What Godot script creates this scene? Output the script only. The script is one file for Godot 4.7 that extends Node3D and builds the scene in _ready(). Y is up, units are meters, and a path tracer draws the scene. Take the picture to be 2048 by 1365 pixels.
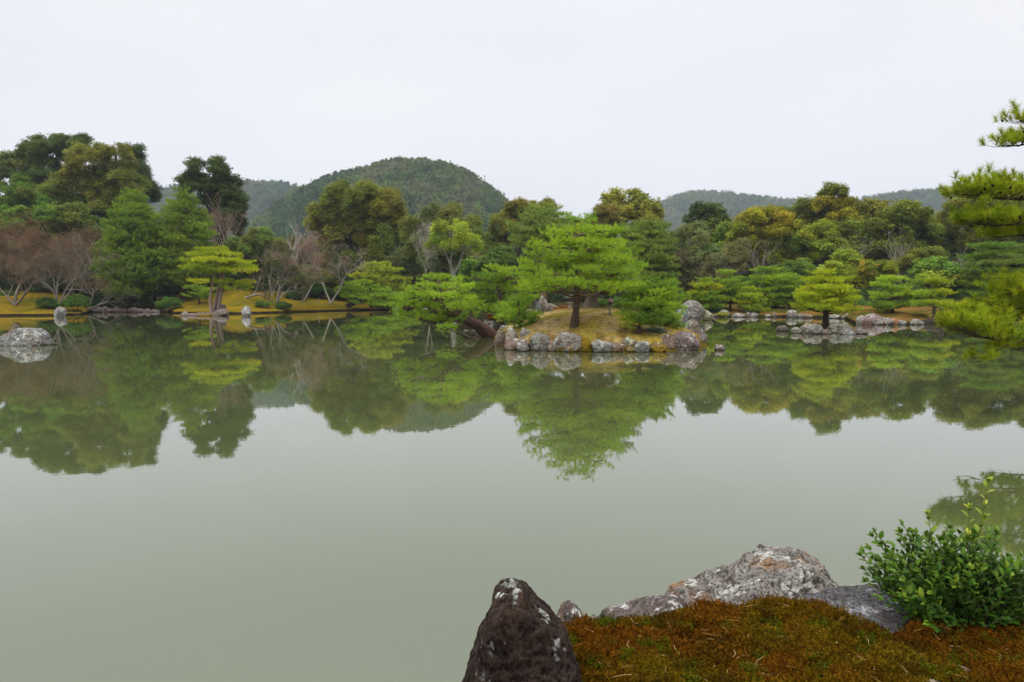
extends Node3D
# A Japanese strolling-garden pond under an overcast sky. Units are metres, y is up, the pond's surface is y = 0.

const EYE := 2.1            # the lens above the water
const PITCH := 0.0691
const F := 1365.0           # focal length and principal point of the 2048 x 1365 photograph
const CX := 1024.0
const CY := 682.5

var rng := RandomNumberGenerator.new()
var grain := FastNoiseLite.new()
var broad := FastNoiseLite.new()
var ridge := FastNoiseLite.new()
var mat_leaf: StandardMaterial3D
var mat_gloss: StandardMaterial3D
var mat_needle: StandardMaterial3D
var mat_bark: StandardMaterial3D
var mat_twig: StandardMaterial3D
var mat_rock: StandardMaterial3D
var mat_soil: StandardMaterial3D
var mat_moss: StandardMaterial3D
var mat_water: StandardMaterial3D
var clump: Array[ArrayMesh] = []
var coarse: Array[ArrayMesh] = []
var spray: Array[ArrayMesh] = []
var far_spray: Array[ArrayMesh] = []
var twigs: Array[ArrayMesh] = []
var fir: Array[ArrayMesh] = []
var ico_cache := {}

# ---------------------------------------------------------------- mesh building

class Geo:
	var v := PackedVector3Array()
	var n := PackedVector3Array()
	var c := PackedColorArray()
	var i := PackedInt32Array()
	var flat := false

	func vert(p: Vector3, nn: Vector3, col: Color) -> int:
		v.push_back(p)
		n.push_back(nn)
		c.push_back(col)
		return v.size() - 1

	func tri(a: int, b: int, d: int) -> void:     # counter-clockwise seen from outside
		i.push_back(a)
		i.push_back(d)
		i.push_back(b)

	func quad(a: int, b: int, d: int, e: int) -> void:
		tri(a, b, d)
		tri(a, d, e)

	func smooth() -> void:
		for k in n.size():
			n[k] = Vector3.ZERO
		for k in range(0, i.size(), 3):
			var a := i[k]
			var b := i[k + 2]
			var d := i[k + 1]
			var f := (v[b] - v[a]).cross(v[d] - v[a])
			n[a] += f
			n[b] += f
			n[d] += f
		for k in n.size():
			n[k] = n[k].normalized() if n[k].length_squared() > 1e-16 else Vector3.UP

	func mesh() -> ArrayMesh:
		var a := []
		a.resize(Mesh.ARRAY_MAX)
		a[Mesh.ARRAY_VERTEX] = v
		if not flat:
			a[Mesh.ARRAY_NORMAL] = n
		a[Mesh.ARRAY_COLOR] = c
		a[Mesh.ARRAY_INDEX] = i
		var m := ArrayMesh.new()
		m.add_surface_from_arrays(Mesh.PRIMITIVE_TRIANGLES, a)
		return m

	# a tapered tube along points, closed at its tip
	func tube(pts: PackedVector3Array, rad: PackedFloat32Array, sides: int, col: Color, rough := 0.0, col_to := Color(-1, 0, 0)) -> void:
		var t0 := (pts[1] - pts[0]).normalized()
		var u := t0.cross(Vector3(0.31, 0.2, 0.93)).normalized()
		if u.length() < 0.5:
			u = t0.cross(Vector3.RIGHT).normalized()
		var first := v.size()
		for k in pts.size():
			var t := t0
			if k > 0 and k < pts.size() - 1:
				t = (pts[k + 1] - pts[k - 1]).normalized()
			elif k > 0:
				t = (pts[k] - pts[k - 1]).normalized()
			u = (u - t * u.dot(t)).normalized()
			var w := t.cross(u)
			var f := float(k) / (pts.size() - 1)
			var cc := col if col_to.r < 0.0 else col.lerp(col_to, f)
			for s in sides:
				var a := TAU * s / sides
				var o := u * cos(a) + w * sin(a)
				var r := rad[k] * (1.0 + rough * sin(a * 3.0 + k * 2.1 + pts[k].y * 5.0) * 0.5 + rough * sin(a * 5.0 - k * 3.7))
				var sh := 1.0 + 0.3 * sin(a * 7.0 + k * 4.3 + pts[k].x * 9.0) * minf(1.0, rough * 10.0)
				vert(pts[k] + o * r, o, Color(cc.r * sh, cc.g * sh, cc.b * sh))
		for k in pts.size() - 1:
			for s in sides:
				var a := first + k * sides + s
				var b := first + k * sides + (s + 1) % sides
				quad(a, b, b + sides, a + sides)
		var tip := vert(pts[pts.size() - 1] + (pts[pts.size() - 1] - pts[pts.size() - 2]).normalized() * rad[rad.size() - 1] * 0.5, t0, col)
		var last := first + (pts.size() - 1) * sides
		for s in sides:
			tri(last + s, last + (s + 1) % sides, tip)

func numbered(called: String) -> String:
	if not has_node(NodePath(called)):
		return called
	var k := 1
	while has_node(NodePath("%s_%03d" % [called, k])):
		k += 1
	return "%s_%03d" % [called, k]

func part_name(parent: Node, called: String) -> String:
	if not parent.has_node(NodePath(called)):
		return called
	var k := 1
	while parent.has_node(NodePath("%s_%03d" % [called, k])):
		k += 1
	return "%s_%03d" % [called, k]

func tag(o: Node3D, label: String, category: String, group := "") -> Node3D:
	o.set_meta("label", label)
	o.set_meta("category", category)
	if group != "":
		o.set_meta("group", group)
	return o

func thing(called: String, label: String, category: String, where: Vector3, group := "") -> Node3D:
	var o := Node3D.new()
	o.name = numbered(called)
	add_child(o)
	o.position = where
	tag(o, label, category, group)
	return o

func put(called: String, m: Mesh, mat: Material, parent: Node3D = self) -> MeshInstance3D:
	var o := MeshInstance3D.new()
	o.name = numbered(called) if parent == self else part_name(parent, called)
	o.mesh = m
	o.material_override = mat
	parent.add_child(o, true)
	return o

func setting(called: String, m: Mesh, mat: Material) -> MeshInstance3D:
	var o := put(called, m, mat)
	o.set_meta("kind", "structure")
	return o

func scatter(called: String, m: Mesh, mat: Material, xf: Array[Transform3D], tint: PackedColorArray, parent: Node3D = self) -> MultiMeshInstance3D:
	var mm := MultiMesh.new()
	mm.transform_format = MultiMesh.TRANSFORM_3D
	mm.use_colors = true
	mm.mesh = m
	mm.instance_count = xf.size()
	for k in xf.size():
		mm.set_instance_transform(k, xf[k])
		mm.set_instance_color(k, tint[k])
	var o := MultiMeshInstance3D.new()
	o.name = numbered(called) if parent == self else part_name(parent, called)
	o.multimesh = mm
	o.material_override = mat
	o.set_meta("kind", "stuff")
	parent.add_child(o, true)
	return o

# where the sight line through a point of the photograph meets the vertical plane d metres ahead
func at(px: float, py: float, d: float) -> Vector3:
	var yc := (CY - py) / F
	var k := d / (cos(PITCH) + yc * sin(PITCH))
	return Vector3((px - CX) / F * k, EYE + k * (yc * cos(PITCH) - sin(PITCH)), -d)

# how far off the water's edge is that the photograph shows at this height
func reach(py: float) -> float:
	return EYE / tan(atan((py - CY) / F) + PITCH)

func table(t: Array, x: float) -> float:          # linear interpolation in [[x, y], ...]
	if x <= t[0][0]:
		return t[0][1]
	for k in range(1, t.size()):
		if x <= t[k][0]:
			var a: float = t[k - 1][0]
			var b: float = t[k][0]
			return lerpf(t[k - 1][1], t[k][1], (x - a) / (b - a))
	return t[t.size() - 1][1]

func rf(a: float, b: float) -> float:
	return rng.randf_range(a, b)

func ball() -> Vector3:
	var z := rf(-1, 1)
	var a := rf(0, TAU)
	var r := sqrt(1.0 - z * z)
	return Vector3(r * cos(a), z, r * sin(a))

func shade(c: Color, f: float) -> Color:
	return Color(c.r * f, c.g * f, c.b * f)

func vary(c: Color, by: float) -> Color:           # a plant's own spread of leaf colour
	var f := 1.55 + rf(-by, by) * 1.5
	var h := rf(-by, by) * 0.32
	return Color(maxf(0.002, c.r * f * (1.0 + h)), maxf(0.002, c.g * f), maxf(0.001, c.b * f * (1.0 - h)))

# ---------------------------------------------------------------- materials

func noise_tex(freq: float, size := 512, normal := false, strength := 4.0, octaves := 5, s := 1) -> NoiseTexture2D:
	var nz := FastNoiseLite.new()
	nz.noise_type = FastNoiseLite.TYPE_SIMPLEX_SMOOTH
	nz.frequency = freq
	nz.fractal_octaves = octaves
	nz.seed = s
	var t := NoiseTexture2D.new()
	t.width = size
	t.height = size
	t.seamless = true
	t.as_normal_map = normal
	t.bump_strength = strength
	t.noise = nz
	return t

func surface(rough: float, spec: float, vertex := true) -> StandardMaterial3D:
	var m := StandardMaterial3D.new()
	m.vertex_color_use_as_albedo = vertex
	m.roughness = rough
	m.metallic_specular = spec
	return m

func materials() -> void:
	mat_leaf = surface(0.65, 0.1)
	mat_leaf.albedo_color = Color(1.18, 1.18, 1.1).linear_to_srgb()
	mat_leaf.backlight_enabled = true
	mat_leaf.backlight = Color(0.8, 0.8, 0.8)
	mat_gloss = surface(0.4, 0.26)
	mat_gloss.backlight_enabled = true
	mat_gloss.backlight = Color(0.5, 0.5, 0.5)
	mat_needle = surface(0.6, 0.12)
	mat_needle.albedo_color = Color(1.16, 1.14, 1.0).linear_to_srgb()
	mat_needle.backlight_enabled = true
	mat_needle.backlight = Color(0.8, 0.8, 0.8)
	mat_bark = surface(0.9, 0.12)
	mat_bark.heightmap_enabled = true
	mat_bark.heightmap_texture = noise_tex(0.02, 512, false, 1.0, 5, 4)
	mat_bark.heightmap_scale = 6.0
	mat_bark.uv1_triplanar = true
	mat_bark.uv1_world_triplanar = true
	mat_bark.uv1_scale = Vector3(1.6, 0.7, 1.6)
	mat_twig = surface(0.9, 0.1)
	mat_rock = surface(0.9, 0.2)
	mat_rock.albedo_color = Color(0.84, 0.84, 0.84).linear_to_srgb()
	mat_rock.heightmap_enabled = true
	mat_rock.heightmap_texture = noise_tex(0.012, 1024, false, 1.0, 7, 9)
	mat_rock.heightmap_scale = 3.0
	mat_rock.uv1_triplanar = true
	mat_rock.uv1_world_triplanar = true
	mat_rock.uv1_scale = Vector3(0.8, 0.8, 0.8)
	mat_soil = surface(0.95, 0.05)
	mat_soil.albedo_color = Color(0.84, 0.84, 0.84).linear_to_srgb()
	mat_soil.heightmap_enabled = true
	mat_soil.heightmap_texture = noise_tex(0.03, 1024, false, 1.0, 6, 21)
	mat_soil.heightmap_scale = 5.0
	mat_soil.uv1_triplanar = true
	mat_soil.uv1_world_triplanar = true
	mat_soil.uv1_scale = Vector3(0.5, 0.5, 0.5)
	mat_moss = surface(0.85, 0.06)
	mat_moss.backlight_enabled = true
	mat_moss.backlight = Color(0.5, 0.5, 0.5)
	mat_water = surface(0.015, 0.7, false)
	mat_water.albedo_color = Color(0.07, 0.086, 0.031).linear_to_srgb()
	mat_water.clearcoat_enabled = true
	mat_water.clearcoat = 0.5
	mat_water.clearcoat_roughness = 0.015
	mat_water.normal_enabled = true
	mat_water.normal_texture = noise_tex(0.006, 1024, true, 6.0, 3, 33)
	mat_water.normal_scale = 0.018
	mat_water.uv1_triplanar = true
	mat_water.uv1_world_triplanar = true
	mat_water.uv1_scale = Vector3(0.22, 0.22, 0.5)

# ---------------------------------------------------------------- small shared shapes

# a leaf of four corners, folded along its rib
func leaf(g: Geo, p: Vector3, axis: Vector3, nrm: Vector3, l: float, w: float, col: Color) -> void:
	var side := axis.cross(nrm).normalized()
	var up := side.cross(axis).normalized()
	var a := g.vert(p, up, col)
	var b := g.vert(p + axis * l * 0.5 + side * w * 0.5 + up * w * 0.12, up, col)
	var d := g.vert(p + axis * l, up, col)
	var e := g.vert(p + axis * l * 0.5 - side * w * 0.5 + up * w * 0.12, up, col)
	g.tri(a, b, d)
	g.tri(a, d, e)

# foliage in a ball of radius 1
func make_clump(count: int, size: float, lump: float) -> ArrayMesh:
	var g := Geo.new()
	g.flat = true
	var hubs: Array[Vector3] = []
	for k in 9:
		hubs.push_back(ball() * rf(0.35, 0.75) * Vector3(1, 0.8, 1))
	for k in count:
		var h := hubs[rng.randi() % hubs.size()]
		var u := ball()
		u.y = u.y * 0.7 + 0.3
		var p := (h + u * lump * pow(rng.randf(), 0.4))
		var out := (p.normalized() * 0.6 + Vector3.UP * 0.45 + ball() * 0.75).normalized()
		var axis := out.cross(ball()).normalized()
		var f := rf(0.65, 1.35)
		var s := size * rf(0.6, 1.3)
		leaf(g, p, axis, out, s, s * 0.55, Color(f * rf(0.92, 1.1), f, f * rf(0.8, 1.1)))
	return g.mesh()

# pine shoots in a disc of radius 0.36 m, needles up and outwards
func make_spray(shoots: int, needles: int, length: float, width: float) -> ArrayMesh:
	var g := Geo.new()
	g.flat = true
	for k in shoots:
		var a := rf(0, TAU)
		var r := 0.34 * sqrt(rng.randf())
		var o := Vector3(cos(a) * r, rf(-0.03, 0.05) - r * 0.12, sin(a) * r)
		var ax := (Vector3(cos(a), 0, sin(a)) * (r * 2.6) + Vector3.UP * 0.75 + ball() * 0.25).normalized()
		var f0 := rf(0.75, 1.25)
		for j in needles:
			var dir := (ax * 1.0 + ball() * 0.85).normalized()
			var l := length * rf(0.7, 1.15)
			var s := dir.cross(ball()).normalized() * width * 0.5
			var p := o + ax * rf(-0.5, 0.35) * length
			var f := f0 * rf(0.8, 1.2)
			var col := Color(f * rf(0.85, 1.15), f, f * 0.9)
			var i0 := g.vert(p - s, Vector3.UP, col)
			g.vert(p + s, Vector3.UP, col)
			g.vert(p + dir * l, Vector3.UP, col)
			g.tri(i0, i0 + 1, i0 + 2)
	return g.mesh()

# bare twigs fanning out over one metre
func make_twigs(count: int, width: float) -> ArrayMesh:
	var g := Geo.new()
	g.flat = true
	for k in count:
		var p := Vector3.ZERO
		var dir := (Vector3.UP * 0.6 + ball()).normalized()
		var w := width
		p = ball() * 0.08
		for j in 3:
			var l := rf(0.16, 0.34)
			var q := p + dir * l
			_stick(g, p, q, w, w * 0.7)
			for m in 2:
				var d2 := (dir + ball() * 0.8).normalized()
				_stick(g, p.lerp(q, rf(0.3, 1.0)), q + d2 * rf(0.1, 0.28), w * 0.6, w * 0.3)
			p = q
			dir = (dir + ball() * 0.5).normalized()
			w *= 0.7
	return g.mesh()

func _stick(g: Geo, p: Vector3, q: Vector3, w0: float, w1: float) -> void:
	var s := (q - p).cross(ball()).normalized()
	var col := shade(Color.WHITE, rf(0.7, 1.25))
	var a := g.vert(p - s * w0 * 0.5, Vector3.UP, col)
	g.vert(p + s * w0 * 0.5, Vector3.UP, col)
	g.vert(q + s * w1 * 0.5, Vector3.UP, col)
	g.vert(q - s * w1 * 0.5, Vector3.UP, col)
	g.quad(a, a + 1, a + 2, a + 3)

# a far conifer of the hills: a stem with layered boughs, one unit high
func make_fir(wide: float) -> ArrayMesh:
	var g := Geo.new()
	g.flat = true
	g.tube(PackedVector3Array([Vector3.ZERO, Vector3(rf(-0.03, 0.03), 0.5, 0), Vector3(0, 1, 0)]), PackedFloat32Array([0.03, 0.02, 0.008]), 4, Color(0.9, 0.7, 0.55))
	for k in 130:
		var h := rf(0.42, 1.0)
		var a := rf(0, TAU)
		var r := wide * (0.35 + 0.65 * (1.0 - h)) * sqrt(rng.randf())
		var p := Vector3(cos(a) * r, h - r * 0.2, sin(a) * r)
		var out := (Vector3.UP + ball() * 0.8).normalized()
		leaf(g, p, out.cross(ball()).normalized(), out, 0.15, 0.1, shade(Color.WHITE, rf(0.6, 1.3)))
	return g.mesh()

func prototypes() -> void:
	rng.seed = 11
	for q in [[330, 0.2, 0.46], [230, 0.25, 0.5], [150, 0.34, 0.52], [240, 0.24, 0.6]]:
		clump.push_back(make_clump(q[0], q[1], q[2]))
	for k in 3:
		coarse.push_back(make_clump(170, 0.3, 0.5))
	for k in 3:
		spray.push_back(make_spray(15, 20, 0.135, 0.0105))
	for k in 3:
		far_spray.push_back(make_spray(15, 17, 0.15, 0.02))
	for k in 3:
		twigs.push_back(make_twigs(9, 0.014))
	for k in 3:
		fir.push_back(make_fir(0.3))

# ---------------------------------------------------------------- rocks

func ico(level: int) -> Array:
	if ico_cache.has(level):
		return ico_cache[level]
	var p := (1.0 + sqrt(5.0)) / 2.0
	var v := PackedVector3Array([Vector3(-1, p, 0), Vector3(1, p, 0), Vector3(-1, -p, 0), Vector3(1, -p, 0), Vector3(0, -1, p), Vector3(0, 1, p), Vector3(0, -1, -p), Vector3(0, 1, -p), Vector3(p, 0, -1), Vector3(p, 0, 1), Vector3(-p, 0, -1), Vector3(-p, 0, 1)])
	for k in v.size():
		v[k] = v[k].normalized()
	var f := PackedInt32Array([0, 11, 5, 0, 5, 1, 0, 1, 7, 0, 7, 10, 0, 10, 11, 1, 5, 9, 5, 11, 4, 11, 10, 2, 10, 7, 6, 7, 1, 8, 3, 9, 4, 3, 4, 2, 3, 2, 6, 3, 6, 8, 3, 8, 9, 4, 9, 5, 2, 4, 11, 6, 2, 10, 8, 6, 7, 9, 8, 1])
	for l in level:
		var mid := {}
		var g := PackedInt32Array()
		for k in range(0, f.size(), 3):
			var m := [0, 0, 0]
			for e in 3:
				var a := f[k + e]
				var b := f[k + (e + 1) % 3]
				var key := mini(a, b) * 1000000 + maxi(a, b)
				if not mid.has(key):
					mid[key] = v.size()
					v.push_back((v[a] + v[b]).normalized())
				m[e] = mid[key]
			g.append_array(PackedInt32Array([f[k], m[0], m[2], f[k + 1], m[1], m[0], f[k + 2], m[2], m[1], m[0], m[1], m[2]]))
		f = g
	ico_cache[level] = [v, f]
	return ico_cache[level]

# planes: [normal, offset] cuts; without them a weathered block of random facets. Returned about its own centre.
func rock_mesh(s: int, size: Vector3, level: int, look: Dictionary) -> ArrayMesh:
	rng.seed = s
	var base := ico(level)
	var dirs: PackedVector3Array = base[0]
	var tris: PackedInt32Array = base[1]
	var cut_n := PackedVector3Array()
	var cut_h := PackedFloat32Array()
	if look.has("planes"):
		for q in look.planes:
			cut_n.push_back((q[0] as Vector3).normalized())
			cut_h.push_back(q[1])
	else:
		var count := 15
		for k in count:
			var y := 1.0 - 2.0 * (k + 0.5) / count
			var a := k * 2.39996 + rf(-0.3, 0.3)
			var r := sqrt(1.0 - y * y)
			cut_n.push_back((Vector3(r * cos(a), y, r * sin(a)) + ball() * 0.25).normalized())
			cut_h.push_back(rf(0.72, 1.0))
	var sharp: float = look.get("sharp", 12.0)
	var bump: float = look.get("bump", 0.07)
	var two_n := PackedVector3Array()
	var two_h := PackedFloat32Array()
	for q in look.get("planes2", []):
		two_n.push_back((q[0] as Vector3).normalized())
		two_h.push_back(q[1] / (q[0] as Vector3).length())
	var off := Vector3(s * 3.7, s * 1.3, s * 2.9)
	var tone: Color = look.get("tone", Color(0.2, 0.195, 0.18))
	var dark: Color = look.get("dark", Color(0.055, 0.05, 0.045))
	var lichen: Color = look.get("lichen", Color(0.42, 0.43, 0.38))
	var share: float = look.get("share", 0.15)        # of lichen
	var stain: Color = look.get("stain", Color(0.2, 0.13, 0.07))
	var moss: float = look.get("moss", -9.0)          # moss grows below this height of the unit rock
	var wet: float = look.get("wet", -9.0)
	var toward: Vector3 = look.get("toward", Vector3.ZERO)
	var fine: float = look.get("fine", 1.0)
	var crest: float = look.get("crest", 0.12)
	var scale_n: float = look.get("grain", 3.0)
	var g := Geo.new()
	for k in dirs.size():
		var d := dirs[k]
		var sum := 0.0
		for j in cut_n.size():
			var q := d.dot(cut_n[j])
			if q > 0.0:
				sum += pow(q / cut_h[j], sharp)
		var r := pow(maxf(sum, 1e-9), -1.0 / sharp)
		if two_n.size() > 0:                        # a second body grown together with the first
			sum = 0.0
			for j in two_n.size():
				var q := d.dot(two_n[j])
				if q > 0.0:
					sum += pow(q / two_h[j], sharp)
			r = maxf(r, pow(maxf(sum, 1e-9), -1.0 / sharp))
		var p := d * r
		var x := p * size
		var ns := 1.0 / maxf(0.12, (size.x + size.y + size.z) / 3.0)
		var nv := x * ns * 1.1 * fine + off
		var n1 := broad.get_noise_3dv(nv * 110.0)
		var n2 := ridge.get_noise_3dv(nv * 90.0 * Vector3(1, 1.7, 1))
		var n3 := grain.get_noise_3dv(nv * 420.0)
		r *= 1.0 + bump * (n1 * 1.4 + n2 * 0.8 + n3 * 0.55)
		var n4 := 0.0
		var n5 := 0.0
		if level >= 5:
			n4 = grain.get_noise_3dv(nv * 1100.0)
			n5 = grain.get_noise_3dv(nv * 2600.0 + Vector3(3, 90, 5))
			r *= 1.0 + bump * (n4 * 0.3 + n5 * 0.12)
		p = d * r * size
		# the stone's own colours
		var c := tone.lerp(dark, clampf(0.35 + n3 * 1.1 - n2 * 0.7, 0.0, 1.0))
		c = c.lerp(stain, clampf(broad.get_noise_3dv(nv * 150.0 + Vector3(50, 0, 0)) * 2.2 - 0.25, 0.0, 0.8))
		var li := grain.get_noise_3dv(nv * 75.0 * scale_n / 3.0 + Vector3(0, 77, 0)) + 0.35 * grain.get_noise_3dv(nv * 330.0 + Vector3(9, 0, 0)) + 0.3 * grain.get_noise_3dv(nv * 1300.0 + Vector3(9, 5, 0)) + crest * d.y + toward.dot(d)
		if share > 0.0:
			c = c.lerp(shade(lichen, 1.0 + n3 * 0.9), clampf((li - 0.5 + share * 1.6) * 9.0, 0.0, 1.0))
		if level >= 5:
			c = c.lerp(dark, clampf((-n4 - n5 * 0.7 - 0.14) * 4.0, 0.0, 0.6))
			c = shade(c, maxf(0.4, 1.0 + n5 * 0.9 + n4 * 0.7))
		if moss > -5.0:
			var mm := moss - d.y + broad.get_noise_3dv(nv * 200.0) * 0.5
			c = c.lerp(Color(0.2, 0.13, 0.012) * (1.0 + n3), clampf(mm * 8.0, 0.0, 1.0))
		if wet > -5.0:
			c = c.lerp(Color(0.02, 0.018, 0.01), clampf((wet - p.y / size.y) * 14.0, 0.0, 0.75))
		g.vert(p, d, c)
	for k in range(0, tris.size(), 3):
		g.tri(tris[k], tris[k + 1], tris[k + 2])
	g.smooth()
	return g.mesh()

# a stone seen from px0 to px1, its top at py and its foot in the water (or at height y0) at distance d
func stone(called: String, label: String, px0: float, px1: float, py: float, d: float, s: int, look := {}, y0 := 0.0, group := "", level := 4) -> MeshInstance3D:
	var l := at(px0, py, d)
	var r := at(px1, py, d)
	var sx := (r.x - l.x) * 0.5
	var sink := 0.25 * sx + 0.06
	var sy := (l.y - y0 + sink) * 0.5
	var deep: float = look.get("deep", rng.randf_range(0.75, 1.05))
	var lk := look.duplicate()
	if y0 < 0.05 and not lk.has("wet"):
		lk["wet"] = -1.0 + (sink + 0.05) / sy
	var o := put(called, rock_mesh(s, Vector3(sx * 1.16, sy * 1.12, sx * deep * 1.15), level, lk), mat_rock)
	o.position = Vector3((l.x + r.x) * 0.5, y0 - sink + sy, -d)
	tag(o, label, "rock", group)
	return o

# ---------------------------------------------------------------- trees

func limb(g: Geo, a: Vector3, b: Vector3, ra: float, rb: float, col: Color, bend := 0.12, sides := 6) -> void:
	var pts := PackedVector3Array()
	var rad := PackedFloat32Array()
	var l := a.distance_to(b)
	var o := ball() * l * bend
	var o2 := ball() * l * bend * 0.5
	for k in 6:
		var f := k / 5.0
		pts.push_back(a.lerp(b, f) + o * sin(f * PI) + o2 * sin(f * TAU))
		rad.push_back(lerpf(ra, rb, f))
	g.tube(pts, rad, sides, col, 0.08)

# an evergreen with a billowing crown: ellipses [px, py, rx, ry] of the photograph, at distance d
func broadleaf(called: String, label: String, d: float, crown: Array, tints: Array, opt := {}) -> Node3D:
	rng.seed = hash(label)
	var ground: float = opt.get("ground", 1.5)
	var sx := 0.0
	var top := 0.0
	for e in crown:
		sx += at(e[0], e[1], d).x / crown.size()
		top = maxf(top, at(e[0], e[1] - e[3], d).y)
	var root := thing(called, label, "tree", Vector3(sx, ground, -d), opt.get("group", ""))
	var xf: Array[Transform3D] = []
	var tint := PackedColorArray()
	var size: float = opt.get("clump", 1.05)
	var thin: float = opt.get("thin", 1.0)
	var bark: Color = opt.get("bark", Color(0.07, 0.055, 0.04))
	var wood := Geo.new()
	var fork := Vector3(rf(-0.4, 0.4), (top - ground) * 0.38, 0)
	var tr := (top - ground) * 0.022 + 0.1
	limb(wood, Vector3(0, -0.4, 0), fork, tr * 1.25, tr * 0.8, bark, 0.04, 8)
	for e in crown:
		var c := at(e[0], e[1], d) - root.position
		var rx: float = e[2] / F * d
		var ry: float = e[3] / F * d
		var rz := rx * rf(0.8, 1.05)
		c.z += rf(-0.6, 0.9) * rx * 0.5
		limb(wood, fork + Vector3(0, -rf(0, 1.0), 0), c, tr * 0.6, tr * 0.18, bark, 0.1)
		var et: Color = tints[rng.randi() % tints.size()]
		var blobs := clampi(int(rx * ry * 0.75), 6, 26)
		var br0 := 0.36 * sqrt(rx * ry) + 0.25
		for b in blobs:
			var y := 1.0 - 1.75 * (b + 0.5) / blobs
			var a := b * 2.39996 + rf(-0.4, 0.4)
			var h := sqrt(maxf(0.0, 1.0 - y * y))
			var dir := Vector3(h * cos(a), y, h * sin(a))
			var br := br0 * rf(0.75, 1.25)
			var bc := c + dir * Vector3(maxf(0.1, rx - br * 0.9), maxf(0.1, ry - br * 0.9), maxf(0.1, rz - br * 0.9))
			if thin < 0.9 or b % 3 == 0:
				limb(wood, c - Vector3(0, ry * 0.5, 0), bc, tr * 0.2, 0.03, bark, 0.12, 5)
			var bt: Color = et.lerp(tints[rng.randi() % tints.size()], rf(0, 0.7))
			bt = shade(vary(bt, 0.24), 1.12)
			bt.b *= 0.75
			var n := int((br / size) * (br / size) * 8.0 * thin) + 3
			for k in n:
				var u := ball()
				if u.dot(dir) < -0.35 or u.y < -0.75:
					u = (u + dir * 1.2 + Vector3.UP * 0.4).normalized()
				var p := bc + u * br * Vector3(1.0, 0.82, 1.0) * rf(0.62, 0.96)
				var s := size * rf(0.6, 1.1)
				xf.push_back(Transform3D(Basis.from_euler(Vector3(rf(-0.5, 0.5), rf(0, TAU), rf(-0.5, 0.5))).scaled(Vector3(s, s * 0.8, s)), p))
				tint.push_back(vary(bt, 0.2))
	put("trunk", wood.mesh(), mat_bark, root)
	var shape: ArrayMesh = clump[rng.randi() % clump.size()]
	scatter("crown", shape, mat_leaf, xf, tint, root)
	return root

# pads of pine foliage [centre, rx, ry, rz], boughs that carry them and the trunk
func pine_parts(root: Node3D, trunk: PackedVector3Array, tr: float, pads: Array, tints: Array, opt: Dictionary) -> void:
	var bark: Color = opt.get("bark", Color(0.09, 0.06, 0.045))
	var s0: float = opt.get("spray", 1.0)
	var dens: float = opt.get("dens", 2.6)
	var tilt: float = opt.get("tilt", 0.5)
	var g := Geo.new()
	var rad := PackedFloat32Array()
	for k in trunk.size():
		var f := float(k) / (trunk.size() - 1)
		rad.push_back(tr * (1.0 - 0.8 * f) * (1.45 if k == 0 else 1.0))
	g.tube(trunk, rad, 10, bark, 0.07, opt.get("bark_top", bark))
	put("trunk", g.mesh(), mat_bark, root)
	var xf: Array[Transform3D] = []
	var tint := PackedColorArray()
	var boughs := Geo.new()
	for pad in pads:
		var c: Vector3 = pad[0]
		var rx: float = pad[1]
		var ry: float = pad[2]
		var rz: float = pad[3]
		var best := trunk[trunk.size() - 1]      # where the bough leaves the trunk: a little below its pad
		var score := 1e9
		for k in range(1, trunk.size()):
			for j in 4:
				var q := trunk[k - 1].lerp(trunk[k], (j + 1) / 4.0)
				var sc := absf(q.y - (c.y - ry - 0.12 * Vector2(c.x - q.x, c.z - q.z).length())) + 0.25 * Vector2(c.x - q.x, c.z - q.z).length()
				if sc < score:
					score = sc
					best = q
		var heart := c + Vector3(0, -ry * 0.55, 0)
		var br := clampf(tr * 0.28, 0.015, 0.09)
		if s0 <= 1.1:
			boughs = Geo.new()
		limb(boughs, best, heart, br, br * 0.5, opt.get("bark_top", bark), 0.1, 6)
		for k in 6:
			var a := TAU * k / 6.0 + rf(-0.4, 0.4)
			limb(boughs, heart, c + Vector3(cos(a) * rx, -ry * 0.3, sin(a) * rz) * 0.8, br * 0.45, 0.008 * s0, bark, 0.12, 4)
		if s0 <= 1.1:
			put("bough", boughs.mesh(), mat_bark, root)
		var pt := vary(tints[rng.randi() % tints.size()], 0.12)
		var n := int(dens * rx * rz * 3.14 / (0.4 * s0 * s0)) + 3
		for k in n:
			var r := sqrt(rng.randf())
			var a := rf(0, TAU)
			var p := c + Vector3(cos(a) * r * rx, ry * (1.0 - 1.5 * r * r) + rf(-0.35, 0.25) * ry, sin(a) * r * rz)
			var s := s0 * rf(0.75, 1.2)
			var b := Basis(Vector3(sin(a), 0, -cos(a)).normalized(), -r * tilt * rf(0.4, 1.4)) * Basis(Vector3.UP, rf(0, TAU))
			xf.push_back(Transform3D(b.scaled(Vector3(s, s, s)), p))
			tint.push_back(vary(pt, 0.13))
	if s0 > 1.1:
		put("boughs", boughs.mesh(), mat_bark, root).set_meta("kind", "stuff")
	var meshes: Array[ArrayMesh] = far_spray if s0 > 1.25 else spray
	scatter("crown", meshes[rng.randi() % meshes.size()], mat_needle, xf, tint, root)

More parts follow.
